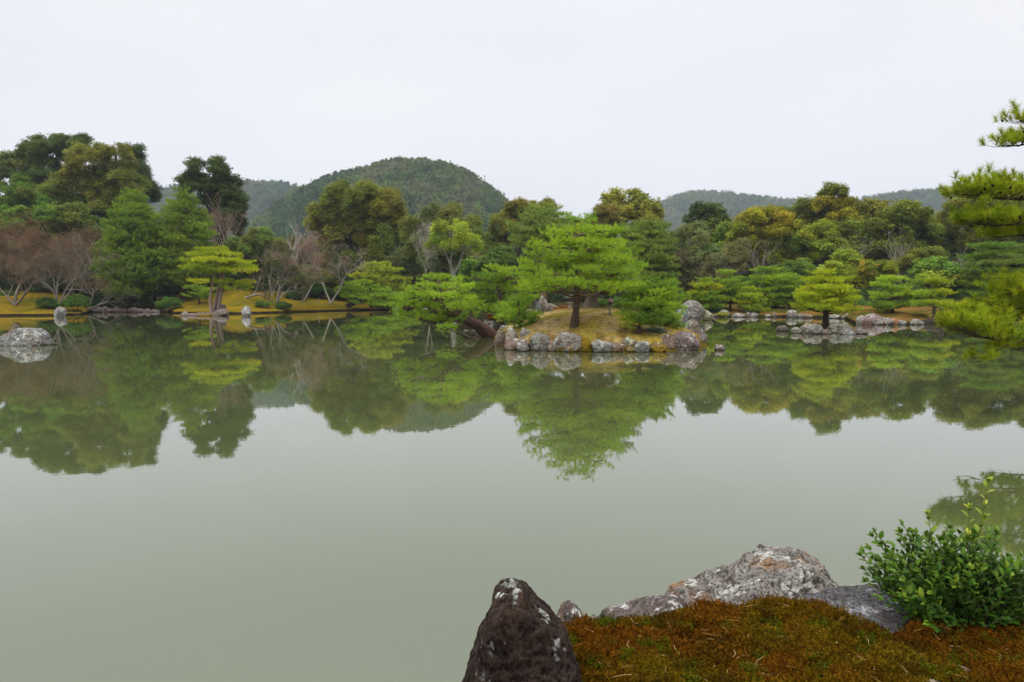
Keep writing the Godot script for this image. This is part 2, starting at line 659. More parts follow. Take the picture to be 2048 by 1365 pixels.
# layered pads that fill an outline [height, radius], highest first
func layers(outline: Array, gap: float, pad: float, thick: float, lean: float, full := 0.75) -> Array:
	var out := []
	var rows := []
	for q in outline:
		rows.push_front(q)
	var h: float = outline[0][0]
	var low: float = outline[outline.size() - 1][0]
	var turn := rf(0, TAU)
	while h > low - 0.01:
		var r := table(rows, h)
		if r < pad * 1.1:
			out.push_back([Vector3(lean * h + rf(-0.1, 0.1) * r, h, rf(-0.1, 0.1) * r), maxf(0.25, r), thick, maxf(0.25, r)])
		else:
			var n := maxi(3, int(TAU * (r - pad * 0.6) * full / (pad * 1.25)))
			for k in n:
				var a := turn + TAU * k / n + rf(-0.25, 0.25)
				var pr := pad * rf(0.7, 1.3)
				var at_r := maxf(0.2, r * rf(0.86, 1.04) - pr * 0.8)
				out.push_back([Vector3(lean * h + cos(a) * at_r, h + rf(-0.28, 0.28) * gap - at_r * 0.03, sin(a) * at_r), pr, thick * rf(0.8, 1.3), pr * rf(0.75, 1.1)])
			if r > pad * 2.4:
				for k in maxi(2, int(n * 0.4)):
					var a := rf(0, TAU)
					out.push_back([Vector3(lean * h + cos(a) * r * 0.35, h + rf(-0.2, 0.35) * gap, sin(a) * r * 0.35), pad, thick, pad])
		turn += 1.3
		h -= gap * rf(0.85, 1.15)
	return out

# a pine given by its foot, its top (photograph heights) and its outline of half widths at photograph heights
func pine(called: String, label: String, px: float, foot_py: float, d: float, outline: Array, tints: Array, opt := {}) -> Node3D:
	rng.seed = hash(label)
	var base := at(px, foot_py, d)
	if opt.has("foot"):
		base.y = opt.foot
	var root := thing(called, label, "pine tree", base, opt.get("group", ""))
	var rows := []
	var bend: float = opt.get("bend", 0.0)
	for q in outline:
		rows.push_back([at(px, q[0], d).y - base.y, float(q[1]) / F * d])
	var top: float = rows[0][0]
	var lean: float = (at(opt.get("top_px", px), 500, d).x - base.x) / top
	var trunk := PackedVector3Array()
	for k in 8:
		var f := k / 7.0
		trunk.push_back(Vector3(lean * top * f * 0.97 + sin(f * 5.0 + rf(-0.2, 0.2)) * bend * top, top * f * 0.97 - (0.25 if k == 0 else 0.0), cos(f * 4.0) * bend * top * 0.6))
	var pads := layers(rows, opt.get("gap", 0.5), opt.get("pad", 0.7), opt.get("thick", 0.13), lean, opt.get("full", 0.75))
	pine_parts(root, trunk, opt.get("radius", 0.15), pads, tints, opt)
	return root

func grow(g: Geo, ends: Array[Vector3], p: Vector3, dir: Vector3, l: float, r: float, depth: int, spread: float, col: Color, col_to: Color) -> void:
	var pts := PackedVector3Array([p])
	var rad := PackedFloat32Array([r])
	var q := p
	var dd := dir
	for k in 4:
		dd = (dd + ball() * 0.22 + Vector3.UP * 0.05).normalized()
		q += dd * l * 0.25
		pts.push_back(q)
		rad.push_back(maxf(0.011, lerpf(r, r * 0.62, (k + 1) / 4.0)))
	g.tube(pts, rad, 7 if depth > 3 else 4, col, 0.06 if depth > 3 else 0.0)
	if depth <= 1:
		ends.push_back(q)
	if depth == 0:
		return
	for k in (3 if depth > 1 else 2):
		var nd := (dd + ball() * spread + Vector3.UP * 0.12).normalized()
		var from := pts[4] if k == 0 else pts[2 + rng.randi() % 3]
		grow(g, ends, from, nd, l * rf(0.62, 0.85), r * rf(0.5, 0.65), depth - 1, spread, col.lerp(col_to, 0.12), col_to)

# a leafless tree; stems are [direction, length, radius]
func bare(called: String, label: String, px: float, foot_py: float, d: float, stems: Array, twig: Color, opt := {}) -> Node3D:
	rng.seed = hash(label)
	var base := at(px, foot_py, d)
	if opt.has("foot"):
		base.y = opt.foot
	var root := thing(called, label, "tree", base, opt.get("group", ""))
	var g := Geo.new()
	var ends: Array[Vector3] = []
	var col: Color = opt.get("bark", Color(0.2, 0.18, 0.15))
	for q in stems:
		grow(g, ends, Vector3(0, -0.2, 0), (q[0] as Vector3).normalized(), q[1], q[2], opt.get("depth", 4) + 1, opt.get("spread", 0.75), col, twig)
	put("trunk", g.mesh(), mat_bark, root)
	var xf: Array[Transform3D] = []
	var tint := PackedColorArray()
	var size: float = opt.get("size", 1.0)
	for e in ends:
		if rng.randf() > 0.45:
			continue
		for k in opt.get("twigs", 1):
			var s := size * rf(0.7, 1.3)
			var p := e + ball() * 0.3 * size * (1.0 if k > 0 else 0.0)
			var y: float = opt.get("flat", 0.8)
			xf.push_back(Transform3D(Basis(Vector3.UP, rf(0, TAU)).scaled(Vector3(s, s * y, s)), p))
			tint.push_back(vary(twig, 0.25))
	var m := scatter("twigs", twigs[rng.randi() % 3], mat_twig, xf, tint, root)
	if opt.has("leaf"):
		var lx: Array[Transform3D] = []
		var lt := PackedColorArray()
		for e in ends:
			if rng.randf() < opt.get("leafy", 0.5):
				var s := size * rf(0.5, 0.9)
				lx.push_back(Transform3D(Basis(Vector3.UP, rf(0, TAU)).scaled(Vector3(s, s * 0.6, s)), e + ball() * 0.2))
				lt.push_back(vary(opt.leaf, 0.2))
		scatter("foliage", clump[rng.randi() % 4], mat_leaf, lx, lt, root)
	return root

func shrub(called: String, label: String, px: float, py: float, rx_px: float, ry_px: float, d: float, tints: Array, opt := {}) -> Node3D:
	rng.seed = hash(label)
	var c := at(px, py, d)
	var rx := rx_px / F * d
	var ry := ry_px / F * d
	var foot: float = opt.get("foot", c.y - ry)
	var root := thing(called, label, "shrub", Vector3(c.x, foot, -d), opt.get("group", ""))
	c -= root.position
	var wood := Geo.new()
	for k in 5:
		limb(wood, Vector3(rf(-0.1, 0.1), -0.2, rf(-0.1, 0.1)), c + ball() * rx * 0.6, 0.03, 0.01, Color(0.07, 0.05, 0.035), 0.1, 5)
	put("stem", wood.mesh(), mat_bark, root)
	var xf: Array[Transform3D] = []
	var tint := PackedColorArray()
	var size: float = opt.get("clump", 0.55)
	var n := int(rx * maxf(ry, 0.3) / (size * size) * 16.0) + 8
	for k in n:
		var u := ball()
		u.y = absf(u.y) * 1.3 - 0.3
		var p := c + u * Vector3(rx, ry, rx) * rf(0.55, 0.92) - Vector3(0, size * 0.3, 0)
		var s := size * rf(0.6, 1.15)
		xf.push_back(Transform3D(Basis(Vector3.UP, rf(0, TAU)).scaled(Vector3(s, s * 0.8, s)), p))
		tint.push_back(vary(tints[rng.randi() % tints.size()], 0.18))
	scatter("foliage", coarse[rng.randi() % 3], mat_leaf, xf, tint, root)
	return root

# ---------------------------------------------------------------- land

const SHORE := [[-16000, 4.0], [-8000, 9.0], [-4000, 22.0], [-2500, 34.0], [-900, 50.0], [-300, 60.0], [0, 65.0], [100, 66.0], [165, 68.5], [180, 78.0], [330, 79.0], [352, 74.0], [480, 72.0], [560, 76.0], [650, 83.0], [760, 89.0], [850, 85.0], [1000, 80.0], [1200, 75.0], [1350, 66.0], [1400, 63.0], [1560, 61.5], [1690, 58.0], [1710, 47.0], [1850, 46.5], [1880, 57.0], [1960, 61.0], [2048, 60.0], [2400, 46.0], [3500, 30.0], [6000, 16.0], [10000, 9.0], [18000, 4.5]]
const SLOPE := [[0, 0.14], [170, 0.12], [190, 0.06], [330, 0.1], [480, 0.17], [700, 0.13], [800, 0.06], [1300, 0.05], [1400, 0.055], [1700, 0.06], [1880, 0.05], [2048, 0.06]]
const BANK_EDGE := [[-60, 1.0], [-10, 1.6], [-3, 1.9], [-0.6, 2.15], [-0.25, 2.35], [-0.1, 2.6], [0.0, 3.1], [0.24, 3.27], [0.57, 3.3], [0.8, 3.36], [0.97, 3.42], [1.2, 3.46], [1.58, 3.46], [1.65, 3.3], [1.71, 3.12], [1.8, 3.1], [1.92, 3.2], [2.05, 3.34], [2.2, 3.42], [2.6, 3.42], [4.0, 3.6], [5.5, 4.4], [7.5, 6.5], [9.0, 9.5], [11.0, 13.5], [14.0, 16.0], [30.0, 20.0], [60.0, 20.0]]

func shore(b: float) -> float:
	var px := b * F + CX
	return table(SHORE, px) + grain.get_noise_2d(px * 1.6, 7.0) * 0.9 + grain.get_noise_2d(px * 9.0, 3.0) * 0.25

func far_land(b: float, s: float) -> float:       # height of the far banks, s metres behind the water's edge
	var px := b * F + CX
	var h := table([[-1.2, -0.8], [-0.1, -0.2], [0.0, 0.0], [0.05, 0.16], [0.25, 0.24]], s)
	if s > 0.25:
		var up := minf(s, 16.0)
		h += table(SLOPE, px) * up * (0.55 + 0.45 * smoothstep(0.0, 6.0, s)) + grain.get_noise_2d(px * 0.8, s * 12.0) * 0.25 * minf(1.0, s * 0.2)
	if s > 90.0:
		h = lerpf(h, -1.0, minf(1.0, (s - 90.0) / 90.0))
	return h

func land_at(px: float, d: float) -> float:
	var b := (px - CX) / F
	return far_land(b, (d - shore(b)) * sqrt(1.0 + b * b))

func island_land(x: float, z: float) -> float:
	var u := pow(pow(absf((x - 3.8) / 4.55), 3.0) + pow(absf((z + 32.0) / 6.95), 3.0), 1.0 / 3.0)
	u *= 1.0 + grain.get_noise_2d(x * 30.0, z * 30.0) * 0.06
	if u > 1.0:
		return lerpf(0.06, -0.8, minf(1.0, (u - 1.0) / 0.06))
	return 0.06 + 0.26 * smoothstep(1.0, 0.94, u) + 1.15 * (1.0 - u * u) + broad.get_noise_2d(x * 40.0, z * 40.0) * 0.06 + grain.get_noise_2d(x * 160.0, z * 160.0) * 0.02

func bank_land(x: float, d: float) -> float:
	var e := table(BANK_EDGE, x) + grain.get_noise_2d(x * 160.0, 9.0) * 0.05
	var s := e - d
	var h := lerpf(-0.7, 0.5, smoothstep(-0.42, 0.1, s))
	var m := broad.get_noise_2d(x * 190.0, d * 190.0) * 0.045 + grain.get_noise_2d(x * 420.0, d * 420.0) * 0.04
	h += m * smoothstep(-0.2, 0.2, s)
	return h

func build_land() -> void:
	# the ground under everything, out to the horizon
	var g := Geo.new()
	for q in [[-1, -1], [1, -1], [1, 1], [-1, 1]]:
		g.vert(Vector3(q[0] * 2500.0, -1.0, q[1] * 2500.0), Vector3.UP, Color(0.05, 0.055, 0.025))
	g.quad(0, 3, 2, 1)
	setting("ground", g.mesh(), mat_soil)
	var pw := PlaneMesh.new()
	pw.size = Vector2(230, 130)
	var w := setting("pond_water", pw, mat_water)
	w.position = Vector3(0, 0, -42)
	# far banks
	g = Geo.new()
	var rows := PackedFloat32Array([-3.0, -1.2, -0.5, -0.1, 0.0, 0.05, 0.12, 0.25, 0.5])
	var r := 0.9
	while r < 17.0:
		rows.push_back(r)
		r += 0.55
	rows.append_array(PackedFloat32Array([19, 22, 27, 34, 45, 60, 90, 130, 190]))
	var cols := PackedFloat32Array([-13, -9, -6, -4.2, -3, -2.3, -1.8, -1.4, -1.15, -1.0])
	var b := -0.9
	while b < 0.9:
		cols.push_back(b)
		b += 0.0055
	cols.append_array(PackedFloat32Array([1.0, 1.2, 1.5, 2.0, 2.8, 4.0, 6.0, 9.0, 13.0]))
	for k in cols.size():
		b = cols[k]
		var sd := shore(b)
		var px := b * F + CX
		var n := sqrt(1.0 + b * b)
		for s in rows:
			var d := sd + s / n
			var p := Vector3(b * d, far_land(b, s), -d)
			var q := grain.get_noise_2d(p.x * 22.0, p.z * 22.0)
			var q2 := grain.get_noise_2d(p.x * 90.0 + 400.0, p.z * 90.0)
			var moss := Color(0.3, 0.2, 0.012).lerp(Color(0.16, 0.15, 0.012), clampf(0.5 + q * 1.6, 0.0, 1.0)).lerp(Color(0.13, 0.08, 0.02), clampf(q2 * 2.6 + 0.05, 0.0, 0.85))
			var soil := Color(0.07, 0.045, 0.022).lerp(Color(0.05, 0.055, 0.015), clampf(0.5 + q * 2.0, 0.0, 1.0))
			var east := Color(0.22, 0.115, 0.03).lerp(Color(0.08, 0.085, 0.015), clampf(0.55 + q * 2.6 + q2, 0.0, 1.0))
			var c := moss
			var west := smoothstep(170.0, 185.0, px) * (1.0 - smoothstep(325.0, 355.0, px))
			c = c.lerp(soil, west)
			c = c.lerp(soil, smoothstep(745.0, 800.0, px) * (1.0 - smoothstep(1340.0, 1400.0, px)))
			c = c.lerp(east, smoothstep(1340.0, 1400.0, px))
			c = c.lerp(Color(0.12, 0.05, 0.025), smoothstep(1870.0, 1900.0, px) * 0.8)
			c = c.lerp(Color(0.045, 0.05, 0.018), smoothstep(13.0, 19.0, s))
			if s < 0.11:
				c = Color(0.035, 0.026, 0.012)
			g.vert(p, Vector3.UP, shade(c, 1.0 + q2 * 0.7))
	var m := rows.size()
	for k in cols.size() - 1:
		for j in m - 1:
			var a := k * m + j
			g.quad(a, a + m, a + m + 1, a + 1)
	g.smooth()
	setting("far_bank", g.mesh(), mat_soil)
	# the island's mound
	g = Geo.new()
	var nx := 132
	var nz := 168
	for k in nz + 1:
		for j in nx + 1:
			var x := 3.8 - 5.6 + 11.2 * j / nx
			var z := -32.0 + 8.4 - 16.8 * k / nz
			var h := island_land(x, z)
			var q := broad.get_noise_2d(x * 60.0, z * 60.0)
			var q2 := grain.get_noise_2d(x * 420.0, z * 420.0)
			var q3 := grain.get_noise_2d(x * 120.0 + 90.0, z * 50.0)
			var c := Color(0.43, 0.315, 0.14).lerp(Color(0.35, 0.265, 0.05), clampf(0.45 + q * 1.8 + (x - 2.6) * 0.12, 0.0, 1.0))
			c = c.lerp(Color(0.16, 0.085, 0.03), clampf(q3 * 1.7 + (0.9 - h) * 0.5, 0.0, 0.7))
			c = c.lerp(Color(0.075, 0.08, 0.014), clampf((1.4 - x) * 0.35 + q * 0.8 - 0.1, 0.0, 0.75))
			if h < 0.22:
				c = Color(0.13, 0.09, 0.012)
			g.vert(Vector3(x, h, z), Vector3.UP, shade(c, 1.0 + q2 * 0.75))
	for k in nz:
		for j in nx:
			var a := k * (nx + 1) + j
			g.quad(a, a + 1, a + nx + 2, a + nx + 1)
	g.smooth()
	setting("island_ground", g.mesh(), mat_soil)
	# the bank that the photographer stands on
	g = Geo.new()
	var xs := PackedFloat32Array([-60, -40, -25, -15, -10, -7, -5, -3.5, -2.5, -1.8])
	r = -1.4
	while r < 4.3:
		xs.push_back(r)
		r += 0.035
	xs.append_array(PackedFloat32Array([4.6, 5, 5.5, 6, 6.5, 7, 7.5, 8, 8.5, 9, 9.5, 10, 10.5, 11, 12, 13, 14, 16, 20, 26, 35, 45, 60]))
	var ds := PackedFloat32Array([-30, -20, -12, -7, -4, -2, -1, 0, 0.6, 1.1])
	r = 1.5
	while r < 4.3:
		ds.push_back(r)
		r += 0.035
	ds.append_array(PackedFloat32Array([4.5, 5, 5.5, 6, 6.5, 7, 7.5, 8, 8.5, 9, 9.5, 10, 11, 12, 13, 14, 15, 16, 17, 18, 19, 20, 21, 23]))
	for d in ds:
		for x in xs:
			g.vert(Vector3(x, bank_land(x, d), -d), Vector3.UP, moss_tint(x, d).lerp(Color(0.02, 0.012, 0.004), 0.5))
	for k in ds.size() - 1:
		for j in xs.size() - 1:
			var a := k * xs.size() + j
			g.quad(a, a + 1, a + xs.size() + 1, a + xs.size())
	g.smooth()
	setting("near_bank", g.mesh(), mat_soil)

func moss_tint(x: float, d: float) -> Color:
	var q := broad.get_noise_2d(x * 130.0, d * 200.0)
	var q2 := grain.get_noise_2d(x * 260.0 + 70.0, d * 330.0)
	var q3 := grain.get_noise_2d(x * 1300.0, d * 1300.0)
	var c := Color(0.165, 0.064, 0.005).lerp(Color(0.16, 0.108, 0.006), clampf(0.36 + q * 1.5 + q2 * 1.2, 0.0, 1.0))
	c = c.lerp(Color(0.06, 0.03, 0.004), clampf(q2 * 2.0 - 0.15 + q3, 0.0, 0.8))
	return c

func build_hill(called: String, ridge_line: Array, d_top: float, d_foot: float, count: int, s: int, tints: Array, size: float, px_a: float, px_b: float) -> void:
	rng.seed = s
	var g := Geo.new()
	var cols := 70
	var rows := 14
	var under := size * 1.1
	for k in cols + 1:
		var px := lerpf(px_a, px_b, float(k) / cols)
		var top := maxf(2.0, at(px, table(ridge_line, px), d_top).y - under)
		for j in rows + 4:
			var f := float(j) / rows
			var d := lerpf(d_foot, d_top, f)
			var y := top * (smoothstep(0.0, 1.0, f) * 0.6 + f * 0.4) if f <= 1.0 else top * (1.0 - (f - 1.0) * 3.0)
			y += broad.get_noise_2d(px * 0.35, d * 0.5) * 8.0 * sin(clampf(f, 0.0, 1.0) * PI)
			g.vert(Vector3((px - CX) / F * d, y - 1.0, -d), Vector3.UP, Color(0.05, 0.055, 0.03))
	var m := rows + 4
	for k in cols:
		for j in m - 1:
			var a := k * m + j
			g.quad(a, a + m, a + m + 1, a + 1)
	g.smooth()
	setting(called, g.mesh(), mat_soil)
	var xf: Array[Transform3D] = []
	var tint := PackedColorArray()
	var fx: Array[Transform3D] = []
	var ft := PackedColorArray()
	for k in count:
		var u := rng.randf() * cols
		var w := sqrt(rng.randf()) * (rows + 0.7)
		if k % 7 == 0:
			w = rows + rf(-0.6, 0.5)
		var ku := mini(int(u), cols - 1)
		var kw := mini(int(w), m - 2)
		var p := g.v[ku * m + kw].lerp(g.v[(ku + 1) * m + kw], u - ku).lerp(g.v[ku * m + kw + 1].lerp(g.v[(ku + 1) * m + kw + 1], u - ku), w - kw)
		var q := broad.get_noise_2d(p.x * 1.4, p.y * 3.0 + p.z) + grain.get_noise_2d(p.x * 5.0, p.z * 5.0 + p.y * 5.0) * 0.6
		var c: Color = tints[clampi(int((0.5 + q * 1.1 + rf(-0.25, 0.25)) * tints.size()), 0, tints.size() - 1)]
		c = vary(c, 0.25)
		if k % 6 == 0 or (k % 7 == 0 and k % 4 == 0):
			var h := size * rf(1.3, 2.1)
			fx.push_back(Transform3D(Basis(Vector3.UP, rf(0, TAU)).scaled(Vector3(h, h, h)), p - Vector3(0, 0.5, 0)))
			ft.push_back(c)
		else:
			var z := size * rf(0.45, 1.2) * (1.4 if k % 5 == 0 else 1.0)
			xf.push_back(Transform3D(Basis(Vector3.UP, rf(0, TAU)).scaled(Vector3(z, z * rf(0.8, 1.15), z)), p + Vector3(0, z * 0.4, 0)))
			tint.push_back(c)
	var o := scatter("hill_forest", clump[s % 4], mat_leaf, xf, tint)
	o.set_meta("label", "mixed forest covering the %s" % called.replace("_", " "))
	o = scatter("hill_conifers", fir[s % 3], mat_leaf, fx, ft)
	o.set_meta("label", "thin conifers standing among the forest of the %s" % called.replace("_", " "))

func build_sky() -> PanoramaSkyMaterial:
	var w := 512
	var im := Image.create(w, w / 2, false, Image.FORMAT_RGBAF)
	var nz := FastNoiseLite.new()
	nz.noise_type = FastNoiseLite.TYPE_SIMPLEX_SMOOTH
	nz.frequency = 1.1
	nz.fractal_octaves = 4
	nz.seed = 5
	for y in w / 2:
		var el := PI * (0.5 - (y + 0.5) / (w / 2.0))
		for x in w:
			var az := TAU * (x + 0.5) / w
			var dir := Vector3(cos(el) * cos(az), sin(el) * 2.4, cos(el) * sin(az))
			var up := maxf(0.0, sin(el))
			var n := nz.get_noise_3dv(dir) * 0.09 * smoothstep(0.0, 0.25, up)
			var l := (0.84 + 1.55 * smoothstep(0.32, 1.0, up)) * (1.0 + n)
			var blue := 1.055 - n * 0.5
			im.set_pixel(x, y, Color(l * 0.985, l * 0.99, l * blue))
	var m := PanoramaSkyMaterial.new()
	m.panorama = ImageTexture.create_from_image(im)
	return m

# ---------------------------------------------------------------- groups of things

func pads_at(list: Array, d: float, base: Vector3, deep := 0.8) -> Array:
	var out := []
	for q in list:
		var dd := d + rf(-0.5, 0.6) * deep * 1.6
		var c := at(q[0], q[1], dd) - base
		out.push_back([c, q[2] / F * dd, q[3] / F * dd, q[2] / F * dd * deep])
	return out

func pine_pads(called: String, label: String, trunk: Array, d: float, list: Array, tints: Array, opt := {}) -> Node3D:
	rng.seed = hash(label)
	var base := at(trunk[0][0], trunk[0][1], trunk[0][2])
	var root := thing(called, label, "pine tree", base, opt.get("group", ""))
	var pts := PackedVector3Array()
	for q in trunk:
		pts.push_back(at(q[0], q[1], q[2]) - base)
	pts[0].y -= 0.25
	pine_parts(root, pts, opt.get("radius", 0.15), pads_at(list, d, base, opt.get("deep", 0.8)), tints, opt)
	return root

func build_hills() -> void:
	var dull := [Color(0.03, 0.055, 0.022), Color(0.045, 0.08, 0.024), Color(0.06, 0.095, 0.024), Color(0.085, 0.115, 0.03), Color(0.085, 0.09, 0.045)]
	build_hill("wooded_hill", [[300, 500], [480, 490], [560, 408], [600, 382], [640, 364], [680, 348], [720, 340], [780, 322], [850, 320], [900, 330], [940, 347], [980, 378], [1020, 410], [1060, 445], [1120, 500]], 520.0, 280.0, 8500, 41, dull, 4.4, 380.0, 1120.0)
	build_hill("distant_hill", [[100, 400], [300, 380], [420, 366], [485, 362], [560, 363], [600, 371], [660, 378], [760, 420]], 950.0, 620.0, 4000, 42, dull, 5.6, 150.0, 800.0)
	build_hill("distant_hill", [[1200, 470], [1250, 450], [1310, 413], [1340, 394], [1390, 383], [1440, 386], [1500, 393], [1560, 400], [1620, 405], [1720, 412], [1800, 450]], 1250.0, 760.0, 6500, 43, dull, 6.6, 1200.0, 1800.0)
	build_hill("distant_hill", [[1600, 440], [1680, 408], [1740, 392], [1800, 384], [1860, 379], [1920, 378], [1960, 381], [2048, 385], [2200, 398], [2500, 420]], 1150.0, 700.0, 6000, 44, dull, 6.2, 1600.0, 2400.0)

func build_far_trees() -> void:
	var oak := [Color(0.04, 0.055, 0.02), Color(0.05, 0.065, 0.02), Color(0.065, 0.075, 0.022)]
	var olive := [Color(0.075, 0.085, 0.02), Color(0.09, 0.09, 0.022), Color(0.06, 0.075, 0.018)]
	var bronze := [Color(0.092, 0.086, 0.02), Color(0.082, 0.085, 0.02), Color(0.068, 0.078, 0.018)]
	var dark := [Color(0.03, 0.042, 0.018), Color(0.036, 0.05, 0.02)]
	var grey := [Color(0.075, 0.09, 0.045), Color(0.06, 0.08, 0.035), Color(0.095, 0.105, 0.05)]
	var fresh := [Color(0.12, 0.15, 0.022), Color(0.09, 0.12, 0.02), Color(0.15, 0.15, 0.022)]
	var gold := [Color(0.12, 0.125, 0.015), Color(0.1, 0.115, 0.015), Color(0.14, 0.115, 0.015), Color(0.075, 0.095, 0.014)]
	var green := [Color(0.06, 0.1, 0.02), Color(0.05, 0.085, 0.018)]
	# the far woodland that closes the view between the trees
	rng.seed = 90
	var xf: Array[Transform3D] = []
	var tint := PackedColorArray()
	for k in 7500:
		var px := rf(-500, 2550)
		var d := rf(112, 165)
		var h := rf(0.0, 1.0) * table([[-500, 12], [0, 10], [330, 9], [500, 7.5], [620, 9], [1000, 10], [1250, 10], [1350, 9], [1450, 11], [1600, 13], [2048, 14], [2550, 14]], px)
		var s := rf(1.0, 1.9)
		xf.push_back(Transform3D(Basis(Vector3.UP, rf(0, TAU)).scaled(Vector3(s, s * 0.85, s)), Vector3((px - CX) / F * d, 0.8 + h, -d)))
		tint.push_back(vary([dark[1], oak[1], olive[2], green[1]][k % 4], 0.2))
	var wood := scatter("woodland", clump[0], mat_leaf, xf, tint)
	wood.set_meta("label", "dark far woodland closing the gaps behind the garden's trees")
	xf = []
	tint = PackedColorArray()
	for k in 3000:
		var px := rf(-300, 2350)
		var d := table(SHORE, px) + rf(13, 30)
		var s := rf(0.5, 1.2)
		xf.push_back(Transform3D(Basis(Vector3.UP, rf(0, TAU)).scaled(Vector3(s, s * 0.8, s)), Vector3((px - CX) / F * d, land_at(px, d) + rf(-0.1, 1.0), -d)))
		tint.push_back(vary([dark[0], oak[0], green[1], dark[1]][k % 4], 0.25))
	var low := scatter("undergrowth", coarse[0], mat_leaf, xf, tint)
	low.set_meta("label", "dark undergrowth at the forest's edge behind the banks")
	# left
	var tall := "tall evergreens at the left"
	broadleaf("evergreen_oak", "tallest evergreen oak, its dark top highest above the left bank", 112.0, [[105, 312, 60, 42], [160, 302, 36, 32], [55, 345, 42, 42], [100, 370, 60, 40], [70, 410, 55, 40]], dark + oak, {"group": tall})
	broadleaf("evergreen_oak", "broad olive green tree beside the tallest oak, a bronze patch at its top right", 104.0, [[195, 335, 58, 42], [238, 312, 34, 20], [160, 385, 65, 42], [235, 375, 58, 48], [190, 425, 60, 35]], olive, {"group": tall})
	broadleaf("evergreen_oak", "crooked dark tree with one round tuft leaning out to the right of the oaks", 109.0, [[270, 309, 22, 18], [278, 352, 28, 28], [296, 385, 22, 26], [260, 400, 30, 30]], dark, {"group": tall, "thin": 0.85})
	broadleaf("evergreen_oak", "thin topped tree cut by the left edge of the view", 118.0, [[-10, 330, 38, 20], [-25, 365, 40, 30]], oak, {"group": tall, "thin": 0.7})
	broadleaf("evergreen_oak", "low olive green tree in front of the tallest oak", 100.0, [[25, 385, 50, 34], [85, 405, 42, 34], [5, 430, 45, 36]], olive + green, {"group": tall})
	broadleaf("bushy_tree", "mid green bushy tree above the reddish bare trees", 92.0, [[95, 445, 55, 38], [150, 440, 42, 34], [40, 465, 45, 32], [190, 465, 35, 30]], green + olive, {"clump": 0.9})
	broadleaf("evergreen_oak", "dark rounded tree standing alone left of the hill", 96.0, [[425, 350, 46, 36], [395, 375, 36, 30], [452, 385, 40, 36], [466, 425, 34, 34], [420, 425, 42, 40], [455, 455, 35, 25]], dark, {"group": tall, "bark": Color(0.05, 0.04, 0.03)})
	broadleaf("bushy_tree", "olive bushy tree closing the gap over the reddish bare trees", 98.0, [[55, 450, 50, 34], [10, 470, 50, 36], [110, 475, 50, 36], [170, 490, 44, 34]], olive + green, {"clump": 0.9})
	# middle
	broadleaf("great_oak", "huge rounded tree with a bronze top in front of the hill", 98.0, [[715, 410, 72, 44], [765, 420, 56, 44], [660, 440, 42, 42], [700, 465, 60, 46], [770, 475, 48, 46], [650, 480, 26, 40], [720, 515, 70, 30]], bronze + olive, {})
	broadleaf("bushy_tree", "grey green bushy tree right of the great bronze oak", 91.0, [[890, 440, 52, 36], [845, 465, 44, 36], [935, 475, 40, 42], [870, 505, 60, 38], [925, 520, 50, 34]], grey + olive, {"clump": 0.95})
	broadleaf("sparse_tree", "pale twiggy tree with thin yellow green leaf before the grey green tree", 80.0, [[905, 462, 40, 22], [935, 490, 32, 20], [880, 490, 28, 18]], fresh, {"thin": 0.4, "clump": 0.75, "bark": Color(0.24, 0.23, 0.19)})
	broadleaf("bushy_tree", "bronze olive tree behind the left shoulder of the island's tall pine", 96.0, [[1035, 425, 30, 24], [1085, 418, 32, 18], [1010, 460, 34, 36], [990, 500, 36, 40]], bronze + olive, {})
	broadleaf("evergreen_oak", "light olive tree with an open top right of the tall pine", 96.0, [[1252, 402, 46, 25], [1288, 425, 34, 26], [1225, 425, 32, 26], [1265, 440, 50, 30]], [Color(0.11, 0.115, 0.025), Color(0.085, 0.095, 0.022)], {"thin": 0.85})
	broadleaf("bushy_tree", "brown olive dome just right of the tall pine's top", 89.0, [[1214, 432, 28, 22], [1200, 460, 30, 26]], [Color(0.09, 0.07, 0.025), Color(0.075, 0.07, 0.022)], {})
	broadleaf("bushy_tree", "dark olive tree filling the notch right of the tall pine", 86.0, [[1290, 470, 42, 32], [1302, 505, 34, 36], [1270, 520, 40, 34]], [Color(0.065, 0.075, 0.02), Color(0.05, 0.065, 0.02)], {})
	broadleaf("evergreen_oak", "dark dome shaped tree below the right hand hill", 93.0, [[1408, 432, 38, 28], [1432, 462, 30, 30], [1400, 465, 36, 28]], dark + oak, {})
	broadleaf("sparse_tree", "grey green tree with bare pale limbs below the dark dome", 81.0, [[1385, 475, 42, 30], [1358, 505, 32, 34], [1405, 520, 46, 34]], grey, {"thin": 0.7, "clump": 0.85, "bark": Color(0.22, 0.21, 0.18)})
	broadleaf("sparse_tree", "ashen half bare tree between the grey green tree and the golden one", 77.0, [[1445, 530, 38, 30], [1475, 510, 22, 34], [1425, 560, 36, 22]], [Color(0.085, 0.09, 0.05), Color(0.09, 0.08, 0.05)], {"thin": 0.45, "clump": 0.7, "bark": Color(0.22, 0.2, 0.17)})
	broadleaf("golden_tree", "large yellow green tree flecked with orange, left of the right hand wood", 84.0, [[1530, 445, 52, 34], [1490, 470, 30, 36], [1565, 480, 48, 36], [1515, 500, 52, 36], [1560, 520, 44, 30]], gold, {})
	broadleaf("bushy_tree", "olive tree with a bronze rim behind the golden tree", 92.0, [[1620, 425, 50, 32], [1655, 450, 36, 34], [1585, 440, 34, 28]], bronze + olive, {})
	broadleaf("tall_tree", "tallest tree of the right hand wood with grey limbs under its narrow top", 89.0, [[1668, 390, 28, 22], [1690, 412, 26, 20], [1652, 410, 22, 18], [1680, 440, 26, 24]], olive + gold, {"thin": 0.75, "bark": Color(0.2, 0.19, 0.16)})
